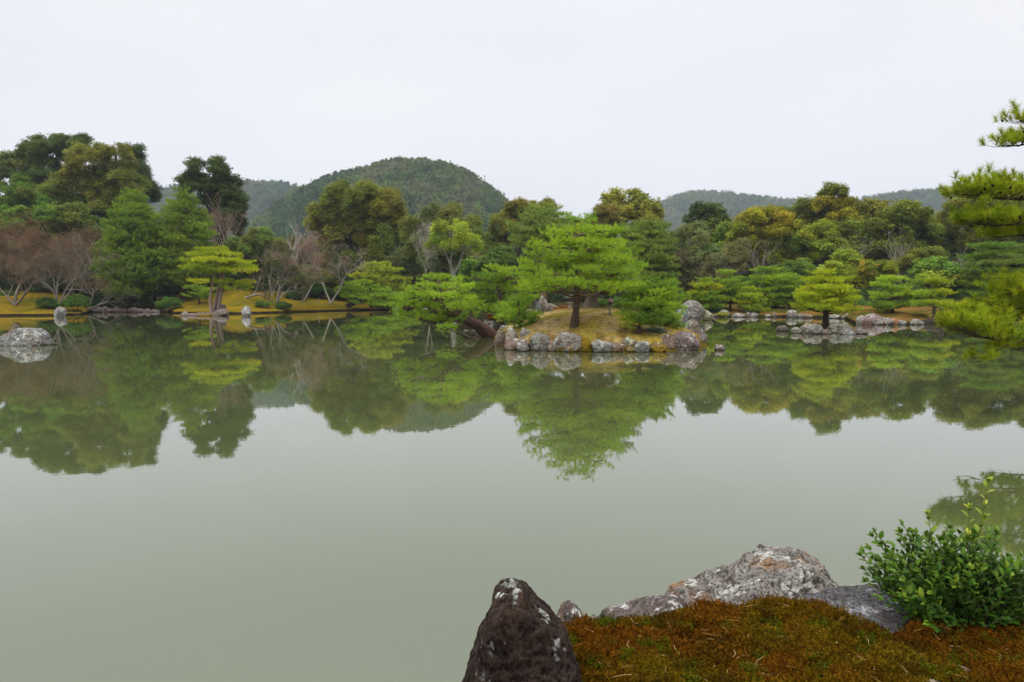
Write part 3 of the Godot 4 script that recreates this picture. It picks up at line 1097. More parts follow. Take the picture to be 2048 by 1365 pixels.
	broadleaf("golden_tree", "small yellow green tree in front of the right hand wood's middle", 82.0, [[1640, 472, 34, 32], [1608, 490, 28, 26], [1655, 505, 34, 26]], gold + fresh, {"clump": 0.9})
	broadleaf("bushy_tree", "brownish olive tree between the tallest tree and the wide dome", 91.0, [[1738, 425, 36, 26], [1715, 455, 36, 32], [1745, 480, 36, 32]], bronze + olive, {})
	broadleaf("great_oak", "wide green dome of the right hand wood with billowing crown", 83.0, [[1805, 432, 44, 34], [1780, 465, 46, 36], [1842, 460, 36, 36], [1805, 505, 48, 36], [1765, 505, 30, 28]], [Color(0.085, 0.1, 0.018), Color(0.07, 0.085, 0.018)], {})
	broadleaf("great_oak", "large olive tree behind the overhanging pine at the right", 85.0, [[1915, 430, 42, 36], [1962, 412, 44, 30], [1905, 470, 40, 40], [1950, 475, 44, 44], [2010, 440, 50, 50]], olive + bronze, {})
	broadleaf("bushy_tree", "tall olive tree past the right edge of the view", 84.0, [[2085, 420, 50, 50], [2070, 490, 50, 50]], olive, {})
	broadleaf("small_tree", "small bright yellow green tree above the bright islet pine", 72.0, [[1695, 522, 26, 24], [1690, 548, 30, 24], [1665, 540, 22, 20]], fresh, {"clump": 0.75, "ground": 1.0})
	broadleaf("small_tree", "low orange tinged tree right of the bright islet pine", 70.0, [[1750, 540, 36, 18], [1722, 552, 26, 16], [1735, 570, 36, 22]], gold + [Color(0.16, 0.1, 0.02)], {"clump": 0.7, "ground": 1.0})
	broadleaf("small_tree", "bronze shrubby tree at the foot of the wide green dome", 74.0, [[1845, 515, 34, 22], [1815, 530, 30, 24]], bronze, {"clump": 0.75, "ground": 1.0})
	broadleaf("small_tree", "rounded fresh green tree above the two pines of the right promontory", 68.0, [[1870, 540, 38, 26], [1905, 560, 34, 24], [1850, 565, 34, 24]], fresh + green, {"clump": 0.8, "ground": 1.0})
	broadleaf("bushy_tree", "deep green thicket tree under the dark domes at the right", 80.0, [[1590, 545, 40, 26], [1545, 560, 44, 24], [1640, 560, 40, 24]], green + oak, {"clump": 0.85, "ground": 1.0})
	broadleaf("bushy_tree", "olive tree straight behind the tallest pine of the island", 94.0, [[1130, 470, 50, 36], [1185, 482, 50, 34], [1120, 520, 60, 36], [1200, 525, 60, 36]], olive + oak, {})
	broadleaf("bushy_tree", "mid green tree filling the band between the dark dome and the golden tree", 88.0, [[1465, 475, 36, 34], [1450, 515, 40, 36], [1490, 540, 44, 34]], [Color(0.07, 0.1, 0.02), Color(0.085, 0.105, 0.02)], {})
	broadleaf("bushy_tree", "mid green tree filling the band under the tallest tree of the right hand wood", 86.0, [[1690, 470, 40, 34], [1700, 505, 44, 34], [1660, 530, 44, 30]], [Color(0.065, 0.095, 0.02), Color(0.08, 0.1, 0.02)], {})
	broadleaf("bushy_tree", "mid green tree between the wide green dome and the large olive tree", 87.0, [[1865, 490, 36, 34], [1880, 525, 40, 36], [1930, 530, 44, 34]], [Color(0.065, 0.09, 0.02), Color(0.075, 0.1, 0.02)], {})
	# understorey
	broadleaf("bushy_tree", "shadowy green tree behind the bare trees of the mossy slope", 92.0, [[560, 540, 50, 34], [510, 520, 36, 34], [610, 560, 40, 30]], dark + green, {"clump": 0.85})
	broadleaf("bushy_tree", "dull green tree right of the dead snag", 94.0, [[620, 520, 34, 40], [640, 555, 40, 34], [575, 500, 30, 26]], oak + olive, {"clump": 0.85})
	broadleaf("bushy_tree", "dusky tree behind the yellow green pine of the left bank", 92.0, [[800, 540, 46, 34], [850, 560, 50, 30], [760, 560, 40, 24], [900, 570, 50, 26]], grey + dark, {"clump": 0.85, "thin": 0.8})
	broadleaf("bushy_tree", "dark bush of a tree behind the island's leaning pine", 88.0, [[960, 550, 44, 40], [1000, 520, 30, 30]], dark + green, {"clump": 0.85})
	broadleaf("bushy_tree", "olive shade tree behind the right half of the island", 80.0, [[1340, 555, 40, 36], [1300, 575, 40, 30], [1380, 580, 36, 26]], oak + grey, {"clump": 0.8})
	broadleaf("bushy_tree", "low dark tree behind the two left hand green pines", 88.0, [[205, 530, 60, 40], [150, 550, 60, 36], [300, 560, 60, 36], [395, 540, 44, 40], [470, 530, 44, 40]], dark + green, {"clump": 0.9})
	broadleaf("bushy_tree", "green tree between the dark round tree and the dead snag", 88.0, [[490, 500, 32, 26], [520, 480, 26, 22]], [Color(0.07, 0.1, 0.025), Color(0.08, 0.085, 0.03)], {"clump": 0.85})
	broadleaf("bushy_tree", "dark tree behind the reddish bare trees at the left edge", 86.0, [[30, 520, 60, 40], [100, 510, 50, 36], [-40, 500, 60, 50]], dark + oak, {"clump": 0.9})

func build_bare_trees() -> void:
	var red := Color(0.135, 0.076, 0.042)
	var brown := Color(0.12, 0.082, 0.045)
	var pale := Color(0.26, 0.235, 0.19)
	var pink := Color(0.17, 0.11, 0.085)
	var g := "bare trees of the left bank"
	bare("bare_tree", "spreading bare tree on the near left moss tongue, pale forked trunk beside the small stone", 112, 612, 70.5, [[Vector3(0.2, 1, 0), 2.6, 0.17], [Vector3(0.9, 0.65, 0.1), 3.0, 0.11], [Vector3(0.55, 1.0, -0.2), 2.8, 0.1]], brown, {"bark": Color(0.27, 0.25, 0.21), "group": g, "spread": 0.85, "twigs": 1, "flat": 0.5, "size": 1.1})
	bare("bare_tree", "bare dark footed tree at the left end of the moss, trunk leaning right", 28, 608, 70.0, [[Vector3(0.1, 1, 0), 2.7, 0.16], [Vector3(-0.7, 0.9, 0), 2.4, 0.1], [Vector3(0.8, 0.6, 0.1), 2.5, 0.13]], brown, {"bark": Color(0.18, 0.16, 0.13), "group": g, "spread": 0.85, "twigs": 1, "flat": 0.5, "size": 1.1})
	bare("bare_tree", "reddish bare tree, first of the twiggy row at the left edge", -20, 590, 78.0, [[Vector3(-0.2, 1, 0), 3.0, 0.13], [Vector3(0.6, 0.9, 0), 3.0, 0.16]], red, {"group": g, "twigs": 2, "flat": 0.45, "size": 1.15, "foot": 1.4, "bark": Color(0.17, 0.12, 0.085)})
	bare("bare_tree", "reddish bare tree behind the dark footed tree", 60, 590, 80.0, [[Vector3(0.1, 1, 0), 3.3, 0.13], [Vector3(-0.6, 0.8, 0), 3.0, 0.16], [Vector3(0.7, 0.8, 0.2), 3.0, 0.14]], red, {"group": g, "twigs": 2, "flat": 0.45, "size": 1.15, "foot": 1.4, "bark": Color(0.17, 0.12, 0.085)})
	bare("bare_tree", "reddish bare tree left of the two green pines, its twigs drooping right", 150, 590, 80.0, [[Vector3(0.0, 1, 0), 3.0, 0.13], [Vector3(0.8, 0.7, 0.1), 3.0, 0.15], [Vector3(-0.6, 0.9, 0), 2.8, 0.13]], red, {"group": g, "twigs": 2, "flat": 0.4, "size": 1.15, "foot": 1.4, "bark": Color(0.17, 0.12, 0.085)})
	bare("bare_tree", "low grey bare tree drooping over the cove beside the green pines", 175, 612, 77.0, [[Vector3(0.9, 0.45, 0.2), 2.2, 0.12], [Vector3(0.3, 0.9, 0), 2.2, 0.12]], Color(0.15, 0.12, 0.09), {"group": g, "twigs": 2, "flat": 0.45, "size": 1.1, "depth": 3, "foot": 0.5})
	bare("bare_tree", "tall slim pinkish bare tree in front of the dark round tree", 437, 520, 90.0, [[Vector3(0.08, 1, 0), 4.2, 0.15], [Vector3(-0.12, 1, 0), 3.8, 0.1], [Vector3(0.35, 1, 0), 4.0, 0.09]], pink, {"bark": Color(0.36, 0.29, 0.23), "spread": 0.45, "twigs": 1, "size": 1.0, "foot": 2.2, "depth": 3})
	bare("dead_snag", "dead grey snag with broken forked trunk before the hill", 590, 520, 90.0, [[Vector3(-0.05, 1, 0), 4.2, 0.24], [Vector3(0.4, 1, 0.1), 3.2, 0.15]], Color(0.3, 0.27, 0.24), {"bark": Color(0.36, 0.33, 0.29), "spread": 0.5, "twigs": 0, "depth": 2, "foot": 3.0})
	var row := "bare trees on the mossy slope"
	bare("bare_tree", "slim bare tree, leftmost of the row on the mossy slope", 543, 592, 85.0, [[Vector3(0.05, 1, 0), 2.4, 0.13], [Vector3(0.3, 1, 0), 2.2, 0.08]], brown, {"bark": Color(0.3, 0.28, 0.23), "group": row, "twigs": 1, "depth": 3})
	bare("bare_tree", "bare tree leaning right behind the dark bush on the mossy slope", 553, 605, 78.5, [[Vector3(0.25, 1, 0), 2.3, 0.15], [Vector3(0.7, 0.8, 0), 2.2, 0.1]], Color(0.19, 0.12, 0.085), {"bark": Color(0.3, 0.28, 0.24), "group": row, "twigs": 2, "flat": 0.5, "depth": 3, "leaf": Color(0.07, 0.08, 0.03), "leafy": 0.25})
	bare("bare_tree", "rusty twigged bare tree with slanting trunk in the middle of the mossy slope", 605, 602, 82.0, [[Vector3(0.4, 1, 0), 2.8, 0.12], [Vector3(0.3, 1, 0.3), 2.4, 0.09]], Color(0.17, 0.1, 0.065), {"bark": Color(0.3, 0.26, 0.22), "group": row, "twigs": 2, "depth": 3})
	bare("bare_tree", "white stemmed bare tree with a low fork near the fallen log", 660, 604, 84.5, [[Vector3(-0.22, 1, 0), 3.0, 0.12], [Vector3(0.6, 0.8, 0), 2.6, 0.12]], Color(0.19, 0.14, 0.115), {"bark": Color(0.32, 0.29, 0.23), "group": row, "twigs": 2, "depth": 3})
	bare("bare_tree", "crooked bare tree reclining at the top of the slope behind the three stemmed pine", 484, 597, 80.0, [[Vector3(0.9, 0.55, 0), 2.0, 0.16]], brown, {"bark": Color(0.27, 0.24, 0.2), "group": row, "twigs": 1, "depth": 3})
	bare("bare_tree", "white bare sapling standing in the dark wood left of the island", 858, 560, 82.0, [[Vector3(-0.1, 1, 0), 3.0, 0.09], [Vector3(0.3, 1, 0), 2.8, 0.06]], pale, {"bark": pale, "spread": 0.4, "twigs": 1, "depth": 3, "foot": 2.0})
	var east := "bare trees of the right hand wood"
	bare("bare_tree", "ghostly bare tree below the wide green dome", 1797, 570, 76.0, [[Vector3(0.0, 1, 0), 2.6, 0.1], [Vector3(0.25, 1, 0), 2.5, 0.08], [Vector3(-0.3, 1, 0), 2.2, 0.06]], pale, {"bark": pale, "group": east, "spread": 0.4, "twigs": 0, "depth": 3, "foot": 1.6})
	bare("bare_tree", "grey bare tree at the foot of the golden tree", 1522, 560, 78.0, [[Vector3(0.0, 1, 0), 2.6, 0.1], [Vector3(0.4, 1, 0), 2.0, 0.06]], pale, {"bark": pale, "group": east, "spread": 0.5, "twigs": 0, "depth": 3, "foot": 1.8})
	bare("bare_tree", "brown bare tree over the right hand crag, its fork low", 1352, 612, 69.0, [[Vector3(0.1, 1, 0), 2.0, 0.18], [Vector3(0.5, 1, 0), 1.9, 0.1], [Vector3(-0.4, 1, 0), 1.9, 0.1]], brown, {"group": east, "twigs": 2, "depth": 3, "foot": 0.5, "leaf": Color(0.07, 0.08, 0.035), "leafy": 0.3})
	bare("bare_tree", "whitish bare crown behind the dark layered pine at the right", 1950, 560, 76.0, [[Vector3(0.1, 1, 0), 2.2, 0.1], [Vector3(0.6, 0.8, 0), 2.0, 0.08], [Vector3(-0.5, 0.8, 0), 2.0, 0.08]], Color(0.3, 0.27, 0.24), {"bark": pale, "group": east, "twigs": 0, "depth": 3, "foot": 2.0})
	bare("bare_tree", "grey tangle of a tree between the golden tree and the ashen one", 1455, 570, 80.0, [[Vector3(0.1, 1, 0), 2.2, 0.09], [Vector3(-0.5, 0.9, 0), 2.0, 0.08]], Color(0.19, 0.165, 0.13), {"bark": pale, "group": east, "twigs": 0, "depth": 3, "foot": 1.8})
	bare("bare_tree", "silvery bare tree above the small bright yellow green tree", 1700, 560, 79.0, [[Vector3(0.1, 1, 0), 2.6, 0.1], [Vector3(-0.4, 0.9, 0), 2.2, 0.08]], Color(0.22, 0.2, 0.17), {"bark": pale, "group": east, "twigs": 0, "depth": 3, "foot": 1.8})

func build_pines() -> void:
	var mid := [Color(0.11, 0.165, 0.016), Color(0.095, 0.15, 0.016), Color(0.13, 0.185, 0.016)]
	var lime := [Color(0.155, 0.185, 0.01), Color(0.135, 0.17, 0.011), Color(0.18, 0.195, 0.01)]
	var deep := [Color(0.062, 0.108, 0.015), Color(0.075, 0.122, 0.015)]
	var olive := [Color(0.085, 0.12, 0.025), Color(0.1, 0.13, 0.028)]
	var rust := Color(0.17, 0.09, 0.055)
	var isl := "pines on the central island"
	# the island
	pine("black_pine", "tallest pine on the central island, wide feathery crown on a leaning dark trunk", 1147, 646, 27.0, [[440, 36], [462, 72], [488, 96], [515, 112], [545, 134], [575, 134]], mid, {"group": isl, "foot": island_land(2.44, -27.0), "radius": 0.155, "gap": 0.52, "pad": 0.72, "thick": 0.095, "dens": 1.4, "full": 0.66, "bark": Color(0.085, 0.06, 0.042), "bark_top": Color(0.2, 0.135, 0.105), "top_px": 1158, "bend": 0.02, "tilt": 0.8})
	pine("black_pine", "thick trunked pine just behind the tallest pine, pale flaking foot", 1178, 617, 32.0, [[462, 40], [485, 66], [512, 84], [545, 98], [570, 92]], mid + olive, {"group": isl, "foot": island_land(3.6, -32.0), "radius": 0.3, "gap": 0.5, "pad": 0.8, "thick": 0.14, "dens": 2.2, "bark": Color(0.34, 0.27, 0.22), "bark_top": rust, "top_px": 1212, "bend": 0.03})
	pine("black_pine", "small dense pine leaning over the mossy front right of the island", 1274, 668, 26.0, [[562, 20], [580, 38], [600, 48], [622, 52], [645, 42]], mid + deep, {"group": isl, "foot": island_land(4.55, -26.0), "radius": 0.09, "gap": 0.26, "pad": 0.42, "thick": 0.1, "dens": 2.3, "spray": 0.85, "top_px": 1316, "tilt": 0.9})
	pine("black_pine", "pine behind the small dense one at the island's right end", 1322, 640, 31.0, [[568, 22], [585, 40], [605, 48], [628, 44]], mid + olive, {"group": isl, "foot": island_land(6.77, -31.0), "radius": 0.2, "gap": 0.34, "pad": 0.5, "thick": 0.12, "dens": 2.8, "bark": Color(0.15, 0.09, 0.07)})
	pine("black_pine", "shaggy low pine over the slate rock at the island's right edge", 1332, 668, 27.5, [[625, 20], [640, 34], [655, 34]], deep + mid, {"group": isl, "foot": island_land(5.9, -27.0), "radius": 0.07, "gap": 0.22, "pad": 0.36, "thick": 0.1, "dens": 2.8, "spray": 0.8})
	pine_pads("black_pine", "pine leaning far out over the water from the island's left end, thick log like trunk", [[982, 664, 33.0], [955, 650, 32.6], [925, 636, 32.0], [905, 627, 31.8], [888, 608, 31.6], [880, 580, 31.6], [878, 562, 31.6]], 31.6, [[878, 560, 42, 9], [850, 574, 36, 8], [908, 573, 38, 8], [838, 592, 40, 8], [880, 592, 40, 9], [922, 598, 36, 8], [822, 612, 34, 8], [862, 614, 42, 9], [905, 614, 36, 8], [836, 632, 34, 8], [876, 640, 34, 8], [910, 630, 26, 7], [935, 612, 28, 7], [812, 628, 22, 6], [895, 655, 24, 6]], mid, {"group": isl, "radius": 0.29, "bark": Color(0.1, 0.055, 0.042), "bark_top": Color(0.2, 0.14, 0.11), "dens": 2.3, "deep": 0.9, "tilt": 0.8})
	pine_pads("black_pine", "bushy pine behind the leaning one, left of the island's grey rocks", [[1000, 640, 36.0], [1003, 610, 36.0], [996, 575, 36.0], [1000, 545, 36.0]], 36.0, [[1000, 540, 34, 9], [968, 556, 34, 9], [1030, 553, 34, 9], [950, 578, 34, 9], [992, 575, 42, 10], [1035, 578, 36, 9], [962, 598, 40, 9], [1010, 600, 42, 9], [1050, 600, 32, 8], [945, 612, 32, 8], [985, 620, 38, 8], [1025, 620, 34, 8]], mid + deep, {"group": isl, "radius": 0.16, "dens": 2.2, "deep": 0.9, "tilt": 0.8})
	pine_pads("black_pine", "low dark green pine at the island's front left above the small stones", [[1043, 660, 28.5], [1040, 640, 28.4], [1038, 615, 28.4], [1036, 602, 28.4]], 28.4, [[1036, 598, 26, 7], [1018, 612, 26, 7], [1050, 612, 28, 7], [1030, 625, 34, 7], [1058, 632, 24, 6], [1012, 634, 26, 6], [1040, 643, 30, 6]], deep + mid, {"group": isl, "radius": 0.09, "dens": 3.0, "deep": 0.9, "spray": 0.9, "tilt": 0.9})
	# left
	pine_pads("red_pine", "flat topped bright pine with three slim stems on the tiny left islet", [[425, 626, 65.5], [419, 600, 65.5], [424, 570, 65.5], [428, 545, 65.5], [430, 515, 65.5]], 65.5, [[428, 500, 28, 5], [412, 510, 36, 5], [448, 511, 34, 5], [398, 522, 34, 5], [432, 522, 44, 6], [474, 524, 32, 5], [405, 535, 36, 5], [460, 535, 44, 5], [486, 540, 26, 4], [378, 537, 18, 5], [440, 541, 40, 4], [458, 563, 24, 5], [488, 566, 24, 5], [474, 575, 26, 4]], lime, {"radius": 0.16, "bark": Color(0.3, 0.21, 0.18), "bark_top": Color(0.25, 0.15, 0.1), "spray": 1.5, "dens": 3.0, "tilt": 0.4, "deep": 0.8})
	var stems := "slim stem of the three stemmed pine"
	for q in [[[434, 627, 65.8], [441, 590, 65.8], [447, 560, 65.8], [442, 540, 65.8], [436, 520, 65.8]], [[427, 624, 66.4], [433, 595, 66.4], [440, 560, 66.4], [446, 530, 66.4]]]:
		var base := at(q[0][0], q[0][1], q[0][2])
		var pts := PackedVector3Array()
		var rad := PackedFloat32Array()
		var root: Node3D = get_node("red_pine")
		for k in q.size():
			pts.push_back(at(q[k][0], q[k][1], q[k][2]) - root.position)
			rad.push_back(0.17 - 0.02 * k)
		pts[0].y -= 0.3
		var g := Geo.new()
		g.tube(pts, rad, 8, Color(0.27, 0.2, 0.17), 0.06, Color(0.25, 0.15, 0.1))
		put("trunk", g.mesh(), mat_bark, root).set_meta("label", stems)
	pine_pads("red_pine", "low lime pine bough tree behind the tiny left islet", [[398, 606, 78.0], [397, 590, 78.0], [398, 570, 78.0]], 78.0, [[400, 563, 18, 4], [388, 575, 18, 4], [412, 580, 20, 4], [395, 590, 22, 4], [420, 592, 16, 4]], lime + mid, {"radius": 0.1, "spray": 1.5, "dens": 2.6})
	pine("young_pine", "feathery green conical pine, left one of the pair at the cove", 266, 608, 80.0, [[384, 8], [405, 26], [435, 44], [470, 54], [505, 62], [540, 66], [570, 62], [595, 50]], [Color(0.068, 0.108, 0.016), Color(0.085, 0.128, 0.016), Color(0.1, 0.145, 0.016)], {"group": "feathery pines at the cove", "foot": 0.7, "radius": 0.24, "gap": 0.85, "pad": 1.25, "thick": 0.4, "spray": 2.1, "dens": 2.6, "tilt": 0.9})
	pine("young_pine", "feathery green pine, right one of the pair, below the dark round tree", 366, 606, 82.0, [[384, 8], [402, 24], [430, 44], [465, 56], [505, 60], [540, 62], [570, 50]], [Color(0.075, 0.11, 0.017), Color(0.09, 0.13, 0.017), Color(0.105, 0.145, 0.017)], {"group": "feathery pines at the cove", "foot": 0.9, "radius": 0.26, "gap": 0.85, "pad": 1.25, "thick": 0.4, "spray": 2.1, "dens": 2.6, "tilt": 0.9, "bark": Color(0.1, 0.055, 0.05)})
	pine_pads("black_pine", "yellow green spreading pine at the right end of the left bank", [[770, 614, 90.0], [768, 595, 90.0], [764, 570, 90.0], [760, 545, 90.0], [757, 530, 90.0]], 88.0, [[755, 530, 30, 5], [738, 539, 28, 5], [775, 540, 30, 5], [725, 552, 30, 5], [765, 553, 36, 5], [795, 560, 28, 5], [745, 565, 36, 5], [785, 572, 36, 5], [810, 578, 24, 5]], [Color(0.2, 0.23, 0.02), Color(0.17, 0.2, 0.025)], {"radius": 0.2, "spray": 1.7, "dens": 2.8})
	pine_pads("black_pine", "deep green pine spreading low in front of the yellow green one", [[742, 612, 86.0], [742, 595, 86.0], [738, 570, 86.0]], 85.0, [[725, 568, 30, 6], [700, 580, 28, 6], [745, 580, 36, 6], [720, 592, 34, 6], [770, 592, 40, 6], [800, 598, 34, 6], [740, 602, 36, 5], [815, 610, 30, 5], [775, 608, 36, 5]], mid, {"radius": 0.16, "spray": 1.7, "dens": 2.8})
	pine("red_pine", "old pine with bare reddish limbs behind the island's tall pine", 1085, 600, 74.0, [[415, 26], [430, 50], [448, 62], [470, 66], [495, 50]], olive, {"foot": 1.2, "radius": 0.3, "gap": 0.8, "pad": 1.4, "thick": 0.3, "spray": 1.9, "dens": 2.2, "bark": Color(0.16, 0.09, 0.07), "bark_top": Color(0.22, 0.11, 0.085), "bend": 0.04})
	pine("black_pine", "dusky layered pine between the tall pine and the right hand crag", 1300, 610, 66.0, [[455, 30], [480, 46], [510, 52], [540, 54], [565, 50]], olive, {"foot": 0.5, "radius": 0.22, "gap": 0.75, "pad": 1.2, "thick": 0.28, "spray": 1.9, "dens": 2.0})
	# right bank
	var cloud := "clipped pines along the right bank"
	var o := {"group": cloud, "radius": 0.13, "gap": 0.62, "pad": 0.75, "thick": 0.15, "spray": 1.5, "dens": 3.0, "tilt": 0.45, "full": 0.7}
	pine("black_pine", "bright clipped pine right behind the grey crag", 1411, 622, 64.5, [[560, 12], [572, 24], [588, 33], [605, 36], [615, 30]], lime + mid, o)
	pine("black_pine", "taller green clipped pine on a straight grey stem", 1461, 622, 66.5, [[545, 16], [558, 26], [575, 32], [592, 30], [602, 26]], mid, o)
	pine("black_pine", "low bright clipped pine between two taller green ones", 1502, 624, 64.5, [[578, 10], [590, 20], [605, 24], [616, 20]], lime + mid, o)
	pine("black_pine", "flat topped green pine with a bare upper stem on the right bank", 1534, 622, 68.0, [[540, 26], [560, 30], [576, 34], [592, 36], [606, 30]], mid, o)
	pine("black_pine", "dull green clipped pine beside the bright islet pine", 1580, 624, 67.0, [[552, 26], [566, 34], [582, 30], [600, 30], [612, 22]], deep + mid, o)
	pine("black_pine", "large lime green clipped pine on the right hand islet of rocks", 1652, 656, 37.5, [[546, 22], [558, 40], [574, 50], [592, 58], [610, 62], [628, 60]], lime, {"group": cloud, "foot": 0.3, "radius": 0.17, "gap": 0.4, "pad": 0.62, "thick": 0.12, "spray": 1.0, "dens": 3.2, "tilt": 0.55, "full": 0.72, "bark": Color(0.07, 0.05, 0.045)})
	pine("black_pine", "lower lime green pine peeping out right of the islet pine", 1716, 622, 62.0, [[600, 14], [610, 28], [618, 24]], lime + mid, o)
	pine("black_pine", "layered green pine at the left of the right hand promontory", 1786, 630, 52.0, [[558, 20], [572, 32], [588, 40], [602, 44], [616, 36]], mid, o)
	pine("black_pine", "open green pine with pale twisted limb at the tip of the promontory", 1868, 634, 50.0, [[566, 28], [582, 36], [598, 46], [612, 48]], mid + lime, {"group": cloud, "radius": 0.14, "gap": 0.6, "pad": 0.72, "thick": 0.14, "spray": 1.3, "dens": 2.6, "tilt": 0.45, "full": 0.62, "bark_top": Color(0.3, 0.24, 0.2), "bend": 0.03})
	pine("black_pine", "dark layered pine standing over the brown cove at the right", 1995, 622, 66.0, [[495, 40], [515, 56], [535, 62], [560, 66], [585, 66]], olive + deep, {"group": cloud, "foot": 0.6, "radius": 0.22, "gap": 0.72, "pad": 1.15, "thick": 0.16, "spray": 1.8, "dens": 2.6, "tilt": 0.4})
	pine("black_pine", "second dark layered pine past the right edge of the cove", 2085, 622, 64.0, [[500, 40], [530, 60], [560, 66], [590, 60]], olive + deep, {"group": cloud, "foot": 0.6, "radius": 0.22, "gap": 0.72, "pad": 1.15, "thick": 0.16, "spray": 1.8, "dens": 2.6, "tilt": 0.4})

func build_shrubs() -> void:
	var green := [Color(0.05, 0.1, 0.022), Color(0.07, 0.12, 0.025)]
	var dark := [Color(0.025, 0.045, 0.02), Color(0.035, 0.06, 0.022)]
	var ochre := [Color(0.2, 0.09, 0.03), Color(0.16, 0.075, 0.025)]
	shrub("bush", "bright green bush at the water's edge right of the pale forked trunk", 152, 604, 24, 17, 69.5, green)
	shrub("bush", "small green bush hanging over the moss left of the pale forked trunk", 93, 606, 18, 12, 69.0, green + dark)
	shrub("bush", "grey green bush behind the dark footed bare tree", 10, 592, 26, 10, 76.0, dark + green)
	shrub("bush", "dark rounded bush beneath the right one of the feathery pines", 312, 585, 26, 17, 80.5, dark)
	shrub("bush", "green bush at the cove's right corner", 338, 606, 22, 14, 76.0, green)
	shrub("bush", "dark low bush left of the cove's right corner", 222, 606, 40, 10, 81.5, dark)
	shrub("bush", "dark bush at the left foot of the feathery pair", 285, 605, 24, 12, 81.0, dark + green)
	shrub("bush", "small bush on the mossy slope in front of the leaning bare tree", 567, 610, 15, 6, 77.5, green + dark)
	shrub("bush", "leafy bush beside the rusty twigged bare tree", 590, 593, 20, 14, 86.0, [Color(0.06, 0.085, 0.03), Color(0.05, 0.07, 0.025)])
	shrub("bush", "dark tangled bush at the top of the mossy slope", 520, 580, 24, 14, 88.0, dark)
	shrub("bush", "dark bush behind the white stemmed bare tree", 690, 590, 30, 12, 92.0, dark)
	shrub("bush", "dark bush under the middle of the mossy slope's trees", 630, 582, 30, 16, 91.0, dark + green)
	shrub("bush", "flat green bush on the moss near the tiny left islet", 525, 607, 12, 5, 77.0, green)
	shrub("bush", "low rusty brown bush behind the island's tall trunk", 1128, 618, 20, 6, 36.5, ochre, {"clump": 0.22, "foot": 1.2})
	shrub("bush", "rusty bush by the flat rock at the island's left end", 984, 634, 11, 6, 36.5, ochre, {"clump": 0.16, "foot": 0.4})
	shrub("bush", "leafy green bush behind the stone lantern", 1245, 607, 26, 12, 38.5, green, {"clump": 0.3, "foot": 0.5})
	shrub("bush", "dark green bush left of the stone lantern", 1200, 605, 16, 8, 38.0, green + dark, {"clump": 0.3, "foot": 0.5})
	shrub("bush", "grey blue drooping bush beside the island's right hand boulder", 1312, 663, 20, 9, 26.4, [Color(0.11, 0.13, 0.11), Color(0.09, 0.11, 0.085)], {"clump": 0.16, "foot": 0.4})
	shrub("bush", "green cushion bush on the right bank behind the white stones", 1500, 624, 12, 6, 64.0, dark + green)
	shrub("bush", "dark green bush in the deep shade behind the promontory", 1930, 600, 30, 14, 66.0, dark)
	shrub("bush", "second dark green bush in the shade at the right cove", 1900, 590, 26, 18, 69.0, dark + green)
	shrub("bush", "rounded green bush left of the promontory pines", 1735, 612, 20, 12, 60.0, green)
	shrub("bush", "low green bush under the straight stemmed pine", 1435, 620, 22, 7, 66.5, green + dark)
	shrub("bush", "low shade bush under the flat topped pine", 1560, 618, 26, 8, 69.5, dark)
	shrub("bush", "mossy green bush draped on the crag's right end", 1445, 628, 9, 4, 61.0, [Color(0.16, 0.17, 0.02)], {"clump": 0.4})

